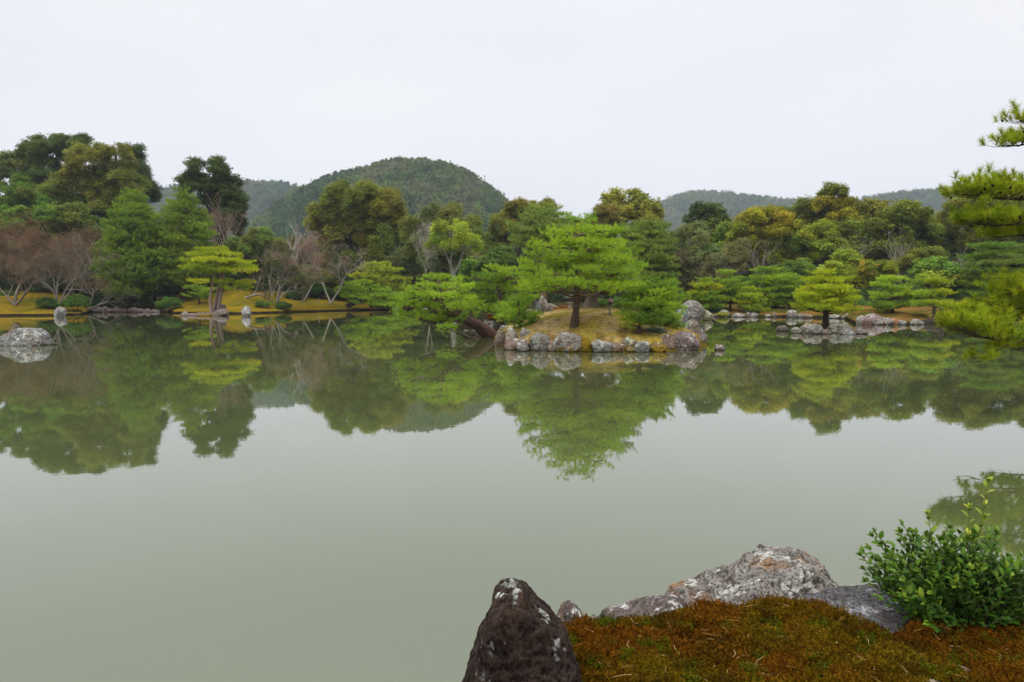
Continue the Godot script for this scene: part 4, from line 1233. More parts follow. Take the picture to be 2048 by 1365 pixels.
func build_rocks() -> void:
	rng.seed = 300
	var grey := {"tone": Color(0.2, 0.19, 0.17), "share": 0.1, "grain": 6.0, "bump": 0.09}
	var pale := {"tone": Color(0.25, 0.24, 0.21), "share": 0.14, "lichen": Color(0.36, 0.36, 0.31), "grain": 6.0, "bump": 0.09}
	var warm := {"tone": Color(0.2, 0.155, 0.125), "share": 0.07, "grain": 6.0, "stain": Color(0.2, 0.11, 0.05)}
	var purple := {"tone": Color(0.2, 0.16, 0.15), "share": 0.07, "grain": 6.0, "bump": 0.09, "stain": Color(0.2, 0.12, 0.1)}
	var slate := {"tone": Color(0.16, 0.17, 0.175), "share": 0.12, "grain": 6.0, "bump": 0.09}
	var mossy := {"tone": Color(0.2, 0.185, 0.14), "share": 0.2, "moss": 0.0, "lichen": Color(0.36, 0.38, 0.26)}
	var footed := {"tone": Color(0.24, 0.22, 0.185), "share": 0.14, "moss": -0.32, "bump": 0.05}
	var rim := "stones along the island's front edge"
	# front rim of the island, from left to right
	stone("rock", "dark ribbed stone at the left end of the island's front rim", 991, 1012, 663, 27.6, 1, warm, 0.0, rim)
	stone("rock", "smooth rounded grey stone standing on the low ledge at the island's front left", 1010, 1033, 658, 27.0, 2, {"tone": Color(0.3, 0.29, 0.24), "share": 0.1, "bump": 0.03, "sharp": 6.0}, 0.1, rim)
	stone("rock", "upright narrow pale stone with a chipped top on the island's front left", 1040, 1058, 656, 27.0, 3, pale, 0.2, rim)
	stone("rock", "long low ledge of rough grey stone at the water's edge, island front left", 1008, 1062, 676, 25.9, 4, warm, 0.0, rim)
	stone("rock", "small grey stone in the water before the low ledge", 1036, 1058, 688, 25.0, 5, grey, 0.0, rim)
	stone("rock", "tall grey lichened stone, first big one left of the mossy footed boulder", 1061, 1098, 668, 25.3, 6, pale, 0.0, rim, 5)
	stone("rock", "low dark stone filling the gap left of the mossy footed boulder", 1094, 1118, 684, 25.0, 7, warm, 0.0, rim)
	stone("rock", "broad grey boulder with yellow moss round its foot, middle of the island front", 1113, 1166, 665, 24.9, 8, footed, 0.0, rim, 5)
	stone("rock", "yellow moss covered lump right of the broad boulder", 1160, 1186, 680, 24.7, 9, {"tone": Color(0.2, 0.14, 0.02), "share": 0.0, "moss": 1.2, "bump": 0.05}, 0.0, rim)
	stone("rock", "blocky stone with white and dark faces in the island's front rim", 1184, 1222, 679, 24.7, 10, {"tone": Color(0.27, 0.27, 0.25), "share": 0.24, "dark": Color(0.04, 0.04, 0.04)}, 0.0, rim, 5)
	stone("rock", "small reddish stone speckled with moss between two larger blocks", 1220, 1246, 684, 24.7, 11, {"tone": Color(0.22, 0.15, 0.11), "share": 0.1, "moss": -0.25}, 0.0, rim)
	stone("rock", "rounded green stained stone above the tiny mossy one", 1245, 1272, 676, 25.2, 12, mossy, 0.05, rim)
	stone("rock", "tiny yellow mossy stone at the waterline", 1255, 1270, 694, 24.6, 13, {"tone": Color(0.22, 0.19, 0.08), "share": 0.1, "moss": 0.2}, 0.0, rim)
	stone("rock", "square dark and white stone below the small dense pine", 1271, 1301, 682, 24.7, 14, {"tone": Color(0.25, 0.25, 0.23), "share": 0.2, "dark": Color(0.035, 0.035, 0.035)}, 0.0, rim, 5)
	stone("rock", "low moss draped stone left of the island's great right hand boulder", 1300, 1334, 686, 24.9, 15, {"tone": Color(0.22, 0.14, 0.03), "share": 0.05, "moss": 0.5}, 0.0, rim)
	stone("rock", "rugged brown stone leaning on the island's great right hand boulder", 1318, 1352, 672, 25.6, 16, warm, 0.0, rim, 5)
	# right end of the island
	var right := "rocks at the island's right end"
	stone("boulder", "great rough grey boulder at the island's right end, rising from the water", 1344, 1395, 666, 25.6, 17, purple, 0.0, right, 5)
	stone("boulder", "slanting brown slab behind the great right hand boulder, dark hollow at its foot", 1364, 1408, 640, 28.4, 18, {"tone": Color(0.24, 0.2, 0.17), "share": 0.14, "planes": [[Vector3(0.75, 0.65, 0), 0.62], [Vector3(-0.8, 0.5, 0.1), 0.6], [Vector3(-1, -0.1, 0), 0.75], [Vector3(1, -0.3, 0), 0.95], [Vector3(0, 0.2, 1), 0.8], [Vector3(0, 0.2, -1), 0.8], [Vector3(0, -1, 0), 0.9], [Vector3(0.1, 1, 0), 0.9]]}, 0.0, right, 5)
	stone("boulder", "pale upright blue grey rock with vertical grain, at the island's right end", 1346, 1374, 623, 29.0, 19, slate, 0.0, right, 5)
	stone("rock", "small white stone beside the slanting slab's tip", 1398, 1411, 662, 27.6, 20, pale, 0.0, right)
	stone("rock", "dark upright stone half hidden by the shaggy low pine", 1322, 1342, 618, 31.5, 21, {"tone": Color(0.13, 0.085, 0.075), "share": 0.03}, 0.3, right)
	stone("rock", "slate blue rock below the shaggy low pine", 1298, 1330, 655, 27.0, 22, slate, 0.2, right)
	stone("boulder", "craggy pale rock with a peaked top standing in the water behind the island", 1362, 1406, 603, 53.0, 23, pale, 0.0, right, 5)
	stone("boulder", "lower left shoulder of the crag, blue grey and broad", 1342, 1376, 616, 52.0, 24, slate, 0.0, right, 5)
	stone("rock", "yellowish mossy stone at the right foot of the crag", 1404, 1424, 622, 54.0, 25, {"tone": Color(0.3, 0.28, 0.15), "share": 0.2}, 0.0, right)
	# back of the island
	var back := "rocks on the back of the island"
	stone("rock", "tall pointed grey rock on the back of the island, left of the trunks", 1074, 1098, 596, 37.0, 26, {"tone": Color(0.25, 0.22, 0.19), "share": 0.12}, 0.9, back)
	stone("rock", "blue grey rock leaning left beside the tall pointed one", 1056, 1082, 603, 36.4, 27, slate, 0.8, back)
	stone("rock", "rounded stone right of the tall pointed one", 1094, 1114, 607, 37.2, 28, {"tone": Color(0.25, 0.22, 0.18), "share": 0.1}, 0.95, back)
	stone("rock", "dark low stone in front of the blue grey rock", 1052, 1080, 620, 33.8, 29, warm, 0.75, back)
	stone("rock", "flat light grey rock at the island's left end by the leaning log", 961, 1001, 638, 36.5, 30, pale, 0.1, back)
	stone("rock", "small flat stone lying on the mound behind the tall trunk", 1158, 1182, 618, 31.0, 31, slate, 1.3, back)
	stone("rock", "pale stone under the end of the leaning log", 928, 951, 655, 33.0, 32, {"tone": Color(0.3, 0.27, 0.17), "share": 0.1}, 0.0, back)
	stone("rock", "little low stone below the flat light grey rock", 1000, 1020, 650, 31.5, 33, grey, 0.15, back)
	# single stones in the water
	stone("rock", "lone rounded stone in the water right of the island", 1429, 1450, 691, 25.4, 34, purple)
	stone("rock", "low flat stone just breaking the water beside the lone rounded one", 1440, 1456, 701, 25.2, 35, warm)
	stone("boulder", "large pale lichened boulder in the water at the far left edge", -4, 86, 655, 28.0, 36, {"tone": Color(0.23, 0.23, 0.215), "share": 0.2, "lichen": Color(0.4, 0.41, 0.37), "bump": 0.05, "moss": -0.75, "deep": 0.6, "planes": [[Vector3(-0.75, 0.65, 0), 0.6], [Vector3(0.05, 1, 0), 0.82], [Vector3(0.95, 0.35, 0), 0.85], [Vector3(-1, 0, 0), 0.96], [Vector3(0, 0.5, 1), 0.7], [Vector3(0, 0.1, 1), 0.85], [Vector3(0, 0.2, -1), 0.85], [Vector3(0, -1, 0), 0.9], [Vector3(1, -0.2, 0), 0.95]]}, 0.0, "", 5)
	stone("rock", "low dark tail of rock running right from the pale far left boulder", 60, 114, 681, 28.0, 37, {"tone": Color(0.16, 0.15, 0.13), "share": 0.1, "moss": -0.5, "deep": 0.5}, 0.0, "", 5)
	stone("rock", "small rounded white grey stone at the water's edge below the pale forked trunk", 108, 128, 615, 63.0, 38, {"tone": Color(0.3, 0.29, 0.28), "share": 0.15, "bump": 0.05})
	stone("rock", "egg shaped pale stone standing in the water right of the tiny left islet", 483, 503, 613, 64.5, 39, {"tone": Color(0.33, 0.31, 0.29), "share": 0.15, "bump": 0.04, "sharp": 5.0})
	# the tiny left islet
	var islet := "stones of the tiny left islet"
	stone("rock", "long low sloping rock under the three stemmed pine", 368, 440, 621, 65.6, 40, {"tone": Color(0.25, 0.19, 0.15), "share": 0.08, "deep": 0.5, "planes": [[Vector3(-0.28, 1, 0), 0.5], [Vector3(0.5, 1, 0), 0.75], [Vector3(-1, -0.1, 0), 0.95], [Vector3(1, 0.1, 0), 0.95], [Vector3(0, 0.4, 1), 0.7], [Vector3(0, 0.2, -1), 0.8], [Vector3(0, -1, 0), 0.9]]}, 0.0, islet, 5)
	stone("rock", "rugged pale rock at the right of the tiny left islet", 428, 456, 618, 65.8, 41, {"tone": Color(0.29, 0.24, 0.2), "share": 0.12}, 0.0, islet, 5)
	stone("rock", "small white stone at the left tip of the tiny left islet", 364, 376, 622, 65.4, 42, pale, 0.0, islet)
	stone("rock", "yellow mossy stone at the front of the tiny left islet", 395, 424, 629, 64.8, 43, {"tone": Color(0.24, 0.19, 0.02), "share": 0.05, "moss": 0.8}, 0.0, islet)
	stone("rock", "gnarled pale root like rock behind the three stems", 436, 452, 609, 66.6, 44, {"tone": Color(0.25, 0.19, 0.16), "share": 0.05}, 0.3, islet)
	# the right hand islet of the lime pine
	var lime := "stones round the lime green pine's islet"
	stone("rock", "low dark stone alone at the left of the lime pine's islet", 1556, 1577, 651, 38.2, 45, {"tone": Color(0.16, 0.14, 0.12), "share": 0.08}, 0.0, lime)
	stone("rock", "small pale stone at the left end of the lime pine's stones", 1585, 1603, 654, 36.4, 46, pale, 0.0, lime)
	stone("rock", "rounded cream stone left of the lime pine's trunk", 1602, 1634, 646, 36.6, 47, {"tone": Color(0.32, 0.29, 0.23), "share": 0.15, "bump": 0.05}, 0.0, lime, 5)
	stone("rock", "rounded white stone in front of the lime pine's trunk", 1618, 1643, 650, 35.8, 48, pale, 0.0, lime, 5)
	stone("rock", "low warm grey stone right of the lime pine's trunk", 1641, 1662, 659, 35.6, 49, warm, 0.0, lime)
	stone("rock", "greenish stone with moss on top, right of the lime pine", 1655, 1690, 646, 36.8, 50, {"tone": Color(0.28, 0.27, 0.2), "share": 0.25}, 0.0, lime, 5)
	stone("rock", "pointed grey stone with a sharp top, right of the lime pine", 1683, 1710, 651, 35.2, 51, {"tone": Color(0.24, 0.23, 0.22), "share": 0.15, "planes": [[Vector3(-0.85, 0.6, 0), 0.5], [Vector3(0.95, 0.5, 0), 0.6], [Vector3(0.4, 1, 0), 0.7], [Vector3(-1, -0.3, 0), 0.8], [Vector3(1, -0.2, 0), 0.85], [Vector3(0.1, 0.35, 1), 0.6], [Vector3(0, 0.2, -1), 0.8], [Vector3(0, -1, 0), 0.9]]}, 0.0, lime, 5)
	stone("rock", "low dark stone at the right end of the lime pine's stones", 1708, 1733, 658, 35.8, 52, {"tone": Color(0.16, 0.14, 0.135), "share": 0.1}, 0.0, lime)
	var isle := put("islet_ground", rock_mesh(88, Vector3(1.5, 0.45, 1.3), 4, {"tone": Color(0.22, 0.13, 0.04), "dark": Color(0.09, 0.07, 0.02), "share": 0.0, "bump": 0.05, "sharp": 5.0}), mat_soil)
	isle.position = at(1656, 660, 37.6) * Vector3(1, 0, 1) + Vector3(0, -0.1, 0)
	isle.set_meta("kind", "structure")
	# the right hand promontory
	var prom := "stones along the right hand promontory"
	stone("rock", "pale cracked stone at the left end of the promontory", 1715, 1736, 632, 47.0, 53, pale, 0.0, prom)
	stone("rock", "large low boulder with a rust red right side on the promontory's front", 1727, 1770, 630, 46.5, 54, {"tone": Color(0.27, 0.22, 0.2), "share": 0.1, "stain": Color(0.2, 0.07, 0.05), "bump": 0.05}, 0.0, prom, 5)
	stone("rock", "knobbly white stone next to the rust sided boulder", 1766, 1785, 636, 46.2, 55, pale, 0.0, prom)
	stone("rock", "orange stained stone on the promontory's front", 1783, 1799, 638, 46.2, 56, {"tone": Color(0.4, 0.2, 0.1), "share": 0.1, "stain": Color(0.45, 0.15, 0.05)}, 0.0, prom)
	stone("rock", "second knobbly white stone, right of the orange stained one", 1793, 1812, 640, 46.2, 57, pale, 0.0, prom)
	stone("rock", "pale flat tipped stone at the right of the promontory's front", 1823, 1846, 639, 46.4, 58, pale, 0.0, prom)
	# right bank stones
	var row := "pale stones in the row along the right bank"
	var n := 60
	for q in [[1424, 1442, 628, 61.8], [1440, 1460, 621, 63.0], [1466, 1488, 627, 61.6], [1492, 1502, 625, 62.0], [1502, 1516, 626, 61.8], [1530, 1542, 629, 61.4], [1545, 1554, 625, 61.6], [1574, 1594, 621, 60.6], [1596, 1608, 627, 60.2], [1606, 1624, 629, 59.6], [1660, 1680, 630, 58.4], [1686, 1704, 628, 57.4]]:
		stone("rock", "pale weathered stone, %s from the crag in the low row along the right bank" % ORDER[n - 60], q[0], q[1], q[2], q[3], n, pale if n % 3 else warm, 0.0, row, 3)
		n += 1
	# left cove stones
	row = "small stones heaped in the cove"
	for q in [[188, 206, 616], [202, 216, 613], [212, 226, 617], [224, 236, 614], [232, 246, 616], [243, 256, 618], [258, 274, 615], [272, 288, 617], [286, 300, 618], [300, 318, 619]]:
		stone("rock", "small brownish stone, %s from the left in the heap at the cove's waterline" % ORDER[n - 72], q[0], q[1], q[2], 78.0, n, purple, 0.0, row, 3)
		n += 1
	row = "stones under the wood left of the island"
	for q in [[786, 800, 615], [838, 856, 616], [862, 872, 618]]:
		stone("rock", "pale stone, %s from the left at the shaded waterline left of the leaning pine" % ORDER[n - 82], q[0], q[1], q[2], 84.0, n, pale, 0.0, row, 3)
		n += 1

const ORDER := ["first", "second", "third", "fourth", "fifth", "sixth", "seventh", "eighth", "ninth", "tenth", "eleventh", "twelfth"]

func slab_planes(list: Array, front: float, back: float) -> Array:      # an upright outline with sloping faces
	var out := []
	for q in list:
		out.push_back([Vector3(q[0], q[1], q[2] if q.size() > 3 else 0.0), q[3] if q.size() > 3 else q[2]])
	out.push_back([Vector3(0, 0.25, 1), front])
	out.push_back([Vector3(0.2, 0.3, -1), back])
	out.push_back([Vector3(0, -1, 0), 1.0])
	return out

func build_near_rocks() -> void:
	# the dark pointed rock: a steep peak and a lower right shoulder, both standing in the shallows
	var p := put("boulder", rock_mesh(501, Vector3.ONE, 7, {"tone": Color(0.034, 0.024, 0.019), "dark": Color(0.014, 0.01, 0.0085), "stain": Color(0.045, 0.029, 0.02), "lichen": Color(0.28, 0.29, 0.25), "share": 0.1, "crest": 0.0, "toward": Vector3(0.1, 0, 0.04), "grain": 13.0, "fine": 2.2, "sharp": 50.0, "bump": 0.045,
		"planes": [[Vector3(-0.953, 0.304, 0), 0.31], [Vector3(-0.553, 0.833, 0.1), 0.545], [Vector3(0.603, 0.797, 0), 0.455], [Vector3(0.973, 0.232, 0), 0.252], [Vector3(0.05, 0.2, 1), 0.24], [Vector3(-0.6, 0.25, 0.8), 0.27], [Vector3(0.55, 0.35, 0.75), 0.3], [Vector3(0.3, 0.3, -1), 0.3], [Vector3(-0.5, 0.25, -1), 0.32], [Vector3(0, -1, 0), 0.75]]
		, "planes2": [[Vector3(-0.953, 0.304, 0), 0.31], [Vector3(-0.553, 0.833, 0.1), 0.552], [Vector3(0.914, 0.406, 0), 0.235], [Vector3(-0.3, 1, 0.3), 0.69], [Vector3(0.1, 0.3, 1), 0.27], [Vector3(0, 0.4, -1), 0.3], [Vector3(0, -1, 0), 0.3]]}), mat_rock)
	p.position = Vector3(0.07, 0.29, -2.64)
	tag(p, "dark pointed rock with pale lichen spots rising at the bottom of the view", "rock")
	var b := put("boulder", rock_mesh(502, Vector3.ONE, 7, {"tone": Color(0.18, 0.165, 0.145), "dark": Color(0.055, 0.047, 0.04), "stain": Color(0.2, 0.115, 0.055), "lichen": Color(0.29, 0.28, 0.25), "share": 0.08, "crest": 0.3, "grain": 9.0, "fine": 2.4, "sharp": 36.0, "bump": 0.06,
		"planes": [[Vector3(-0.88, 0.474, 0), 0.5], [Vector3(-0.5, 0.866, 0), 0.375], [Vector3(0.03, 1, 0), 0.41], [Vector3(0.95, 0.3, 0.1), 0.27], [Vector3(0, 0.55, 0.85), 0.38], [Vector3(-0.25, 0.2, 1), 0.4], [Vector3(0.3, 0.25, 1), 0.38], [Vector3(0, 0.4, -1), 0.3], [Vector3(0, -1, 0), 0.55], [Vector3(-1, -0.2, 0), 0.52]]
		, "planes2": [[Vector3(0.31, 0.95, 0), 0.385], [Vector3(0.81, 0.587, 0), 0.42], [Vector3(1, -0.2, 0), 0.46], [Vector3(-1, 0.1, 0), 0.05], [Vector3(0.1, 0.4, 1), 0.34], [Vector3(0, 0.2, -1), 0.35], [Vector3(0, -1, 0), 0.55]]}), mat_rock)
	b.position = Vector3(1.49, 0.21, -3.74)
	tag(b, "big lichen whitened boulder behind the brown moss, humped at its middle", "rock")
	var f := put("rock", rock_mesh(503, Vector3(0.3, 0.3, 0.24), 5, {"tone": Color(0.11, 0.09, 0.078), "dark": Color(0.035, 0.029, 0.026), "stain": Color(0.09, 0.062, 0.048), "lichen": Color(0.4, 0.38, 0.36), "share": 0.06, "sharp": 12.0,
		"planes": [[Vector3(-0.35, 1, 0), 0.62], [Vector3(0.4, 1, 0.1), 0.75], [Vector3(-1, 0.3, 0), 0.95], [Vector3(1, 0.2, 0), 0.9], [Vector3(0, 0.4, 1), 0.8], [Vector3(0, 0.3, -1), 0.8], [Vector3(0, -1, 0), 0.9]]}), mat_rock)
	f.position = Vector3(0.78, 0.2, -3.62)
	tag(f, "low purplish rock sloping down left from the lichen whitened boulder", "rock")
	f = put("rock", rock_mesh(504, Vector3(0.1, 0.16, 0.1), 5, {"tone": Color(0.11, 0.085, 0.078), "share": 0.05}), mat_rock)
	f.position = Vector3(0.31, 0.3, -3.44)
	tag(f, "little purplish stone at the water between the pointed rock and the moss", "rock")
	f = put("rock", rock_mesh(505, Vector3(0.4, 0.13, 0.29), 6, {"tone": Color(0.105, 0.1, 0.1), "dark": Color(0.04, 0.037, 0.038), "stain": Color(0.09, 0.078, 0.07), "lichen": Color(0.25, 0.25, 0.26), "share": 0.08, "sharp": 16.0, "bump": 0.045,
		"planes": [[Vector3(0.06, 1, 0.25), 0.8], [Vector3(-1, 0.3, 0.3), 0.8], [Vector3(1, 0.2, 0), 0.95], [Vector3(0.3, 0.3, 1), 0.85], [Vector3(-0.5, 0.2, 1), 0.8], [Vector3(0, 0.2, -1), 0.9], [Vector3(0, -1, 0), 0.9]]}), mat_rock)
	f.position = Vector3(1.83, 0.4, -3.4)
	f.rotation.y = 0.1
	tag(f, "flat dark grey slab between the lichened boulder and the leafy shrub", "rock")
	f = put("rock", rock_mesh(506, Vector3(0.24, 0.14, 0.2), 5, {"tone": Color(0.2, 0.11, 0.09), "stain": Color(0.22, 0.09, 0.06), "share": 0.08}), mat_rock)
	f.position = Vector3(2.62, 0.42, -3.5)
	tag(f, "reddish stone at the right edge behind the leafy shrub", "rock")
	f = put("rock", rock_mesh(507, Vector3(0.09, 0.03, 0.05), 4, {"tone": Color(0.2, 0.18, 0.15), "share": 0.2}), mat_rock)
	f.position = Vector3(1.9, bank_land(1.9, 2.83) + 0.012, -2.83)
	tag(f, "half buried pale stone in the moss below the leafy shrub", "rock")
	f = put("rock", rock_mesh(508, Vector3(0.035, 0.02, 0.03), 4, {"tone": Color(0.3, 0.25, 0.16), "share": 0.3}), mat_rock)
	f.position = Vector3(1.72, bank_land(1.72, 2.68) + 0.012, -2.68)
	tag(f, "small yellowish pebble in the moss at the bottom right", "rock")

func build_moss() -> void:
	rng.seed = 700
	# one cushion of moss shoots, 7 cm across
	var kinds: Array[ArrayMesh] = []
	for v in 3:
		var g := Geo.new()
		g.flat = true
		for k in 15:
			var a := rf(0, TAU)
			var r := 0.036 * sqrt(rng.randf())
			var o := Vector3(cos(a) * r, rf(0.0, 0.006), sin(a) * r)
			var h := rf(0.01, 0.032)
			var ax := (Vector3.UP + ball() * 0.35).normalized()
			var f0 := rf(0.45, 1.6)
			for j in 11:
				var t := rf(0.3, 1.0)
				var dir := (ax * 0.55 + ball()).normalized()
				var q := o + ax * h * t
				var s := dir.cross(ball()).normalized() * 0.0021
				var col := shade(Color.WHITE, f0 * rf(0.75, 1.25))
				var i0 := g.vert(q - s, Vector3.UP, col)
				g.vert(q + s, Vector3.UP, col)
				g.vert(q + dir * rf(0.007, 0.014), Vector3.UP, col)
				g.tri(i0, i0 + 1, i0 + 2)
		kinds.push_back(g.mesh())
	var green := Color(0.07, 0.11, 0.006)
	for v in 3:
		var xf: Array[Transform3D] = []
		var tint := PackedColorArray()
		for k in 8200:
			var x := rf(-0.3, 3.6)
			var d := rf(2.0, 3.75)
			if k >= 5200:                    # thinner beyond the view
				x = rf(-2.0, 9.0)
				d = rf(0.6, 8.0)
				if x > -0.3 and x < 3.6 and d > 2.0:
					continue
			var e := table(BANK_EDGE, x)
			if d > e + 0.02 + rf(-0.05, 0.12):
				continue
			if Vector2((x - 1.82) / 0.22, (d - 3.4) / 0.22).length() < 1.0 or Vector2((x - 0.03) / 0.2, (d - 2.62) / 0.2).length() < 1.0:
				continue
			var y := bank_land(x, d)
			var s := rf(0.75, 1.35) * (1.0 if k < 5200 else 1.8)
			xf.push_back(Transform3D((Basis(Vector3.RIGHT, rf(-0.3, 0.3)) * Basis(Vector3.UP, rf(0, TAU))).scaled(Vector3(s, s * rf(0.8, 1.3), s)), Vector3(x, y - 0.004, -d)))
			var c := shade(vary(moss_tint(x, d), 0.3), 0.62)
			if grain.get_noise_2d(x * 500.0 + 33.0, d * 500.0) > 0.33:
				c = c.lerp(green, 0.7)
			tint.push_back(c)
		scatter("moss", kinds[v], mat_moss, xf, tint).set_meta("label", "rusty brown and olive carpet of moss on the near bank")
	# fallen needles and petals
	var g := Geo.new()
	g.flat = true
	for k in 260:
		var x := rf(0.2, 3.0)
		var d := rf(2.4, 3.35)
		if d > table(BANK_EDGE, x) - 0.05:
			continue
		var p := Vector3(x, bank_land(x, d) + rf(0.016, 0.03), -d)
		var a := rf(0, TAU)
		var q := p + Vector3(cos(a), rf(-0.12, 0.12), sin(a)) * rf(0.05, 0.12)
		var m := p.lerp(q, 0.5) + Vector3(-sin(a), 0, cos(a)) * rf(-0.014, 0.014)
		var col := Color(0.3, 0.15, 0.04).lerp(Color(0.42, 0.3, 0.14), rng.randf())
		var w := rf(0.0008, 0.0016)
		g.tube(PackedVector3Array([p, m, q]), PackedFloat32Array([w, w, w * 0.6]), 4, col)
	put("fallen_needles", g.mesh(), mat_twig).set_meta("kind", "stuff")
	g = Geo.new()
	g.flat = true
	for k in 26:
		var x := rf(0.3, 2.6)
		var d := rf(2.45, 3.25)
		var p := Vector3(x, bank_land(x, d) + 0.025, -d)
		var n := (Vector3.UP + ball() * 0.6).normalized()
		var l := rf(0.008, 0.02)
		leaf(g, p, n.cross(ball()).normalized(), n, l, l * 0.6, Color(0.55, 0.48, 0.4).lerp(Color(0.4, 0.25, 0.15), rng.randf()))
	put("fallen_petals", g.mesh(), mat_twig).set_meta("kind", "stuff")
	g = Geo.new()
	g.flat = true
	for k in 36:
		var d := 4.0 + 24.0 * pow(rng.randf(), 1.6)
		var x := rf(-0.7, 0.6) * d
		if d < 4.6 and x > 0.2:
			continue
		var l := rf(0.008, 0.02)
		var a := rf(0, TAU)
		leaf(g, Vector3(x, 0.004, -d), Vector3(cos(a), 0, sin(a)), Vector3.UP, l, l * 0.6, Color(0.16, 0.12, 0.06).lerp(Color(0.3, 0.26, 0.18), rng.randf()))
	put("floating_leaves", g.mesh(), mat_twig).set_meta("kind", "stuff")
	var root := thing("dead_twig", "thin bent dead twig lying across the flat dark grey slab", "twig", Vector3(1.83, 0.5, -3.52))
	g = Geo.new()
	g.tube(PackedVector3Array([Vector3(0, -0.03, 0), Vector3(0.02, 0.02, 0), Vector3(0.16, 0.012, 0.02), Vector3(0.3, -0.02, 0.05)]), PackedFloat32Array([0.0022, 0.0022, 0.002, 0.0015]), 5, Color(0.1, 0.075, 0.06))
	g.tube(PackedVector3Array([Vector3(0.16, 0.012, 0.02), Vector3(0.155, 0.06, 0.02), Vector3(0.165, 0.12, 0.01)]), PackedFloat32Array([0.002, 0.0016, 0.001]), 5, Color(0.1, 0.075, 0.06))
	put("stem", g.mesh(), mat_twig, root)

func leaf_mesh(l: float, w: float, col: Color) -> ArrayMesh:
	var g := Geo.new()
	var rows := [[0.0, 0.06], [0.22, 0.72], [0.5, 1.0], [0.78, 0.7], [1.0, 0.03]]
	for q in rows:
		var z: float = q[0] * l
		var x: float = q[1] * w * 0.5
		var y := -0.22 * l * pow(q[0], 2.0)
		var c := shade(col, 0.92 + 0.16 * float(q[0]))
		g.vert(Vector3(-x, y + x * 0.35, z), Vector3.UP, c)
		g.vert(Vector3(0, y, z), Vector3.UP, shade(c, 1.25))
		g.vert(Vector3(x, y + x * 0.35, z), Vector3.UP, c)
	for k in 4:
		var a := k * 3
		g.quad(a, a + 3, a + 4, a + 1)
		g.quad(a + 1, a + 4, a + 5, a + 2)
	g.smooth()
	return g.mesh()

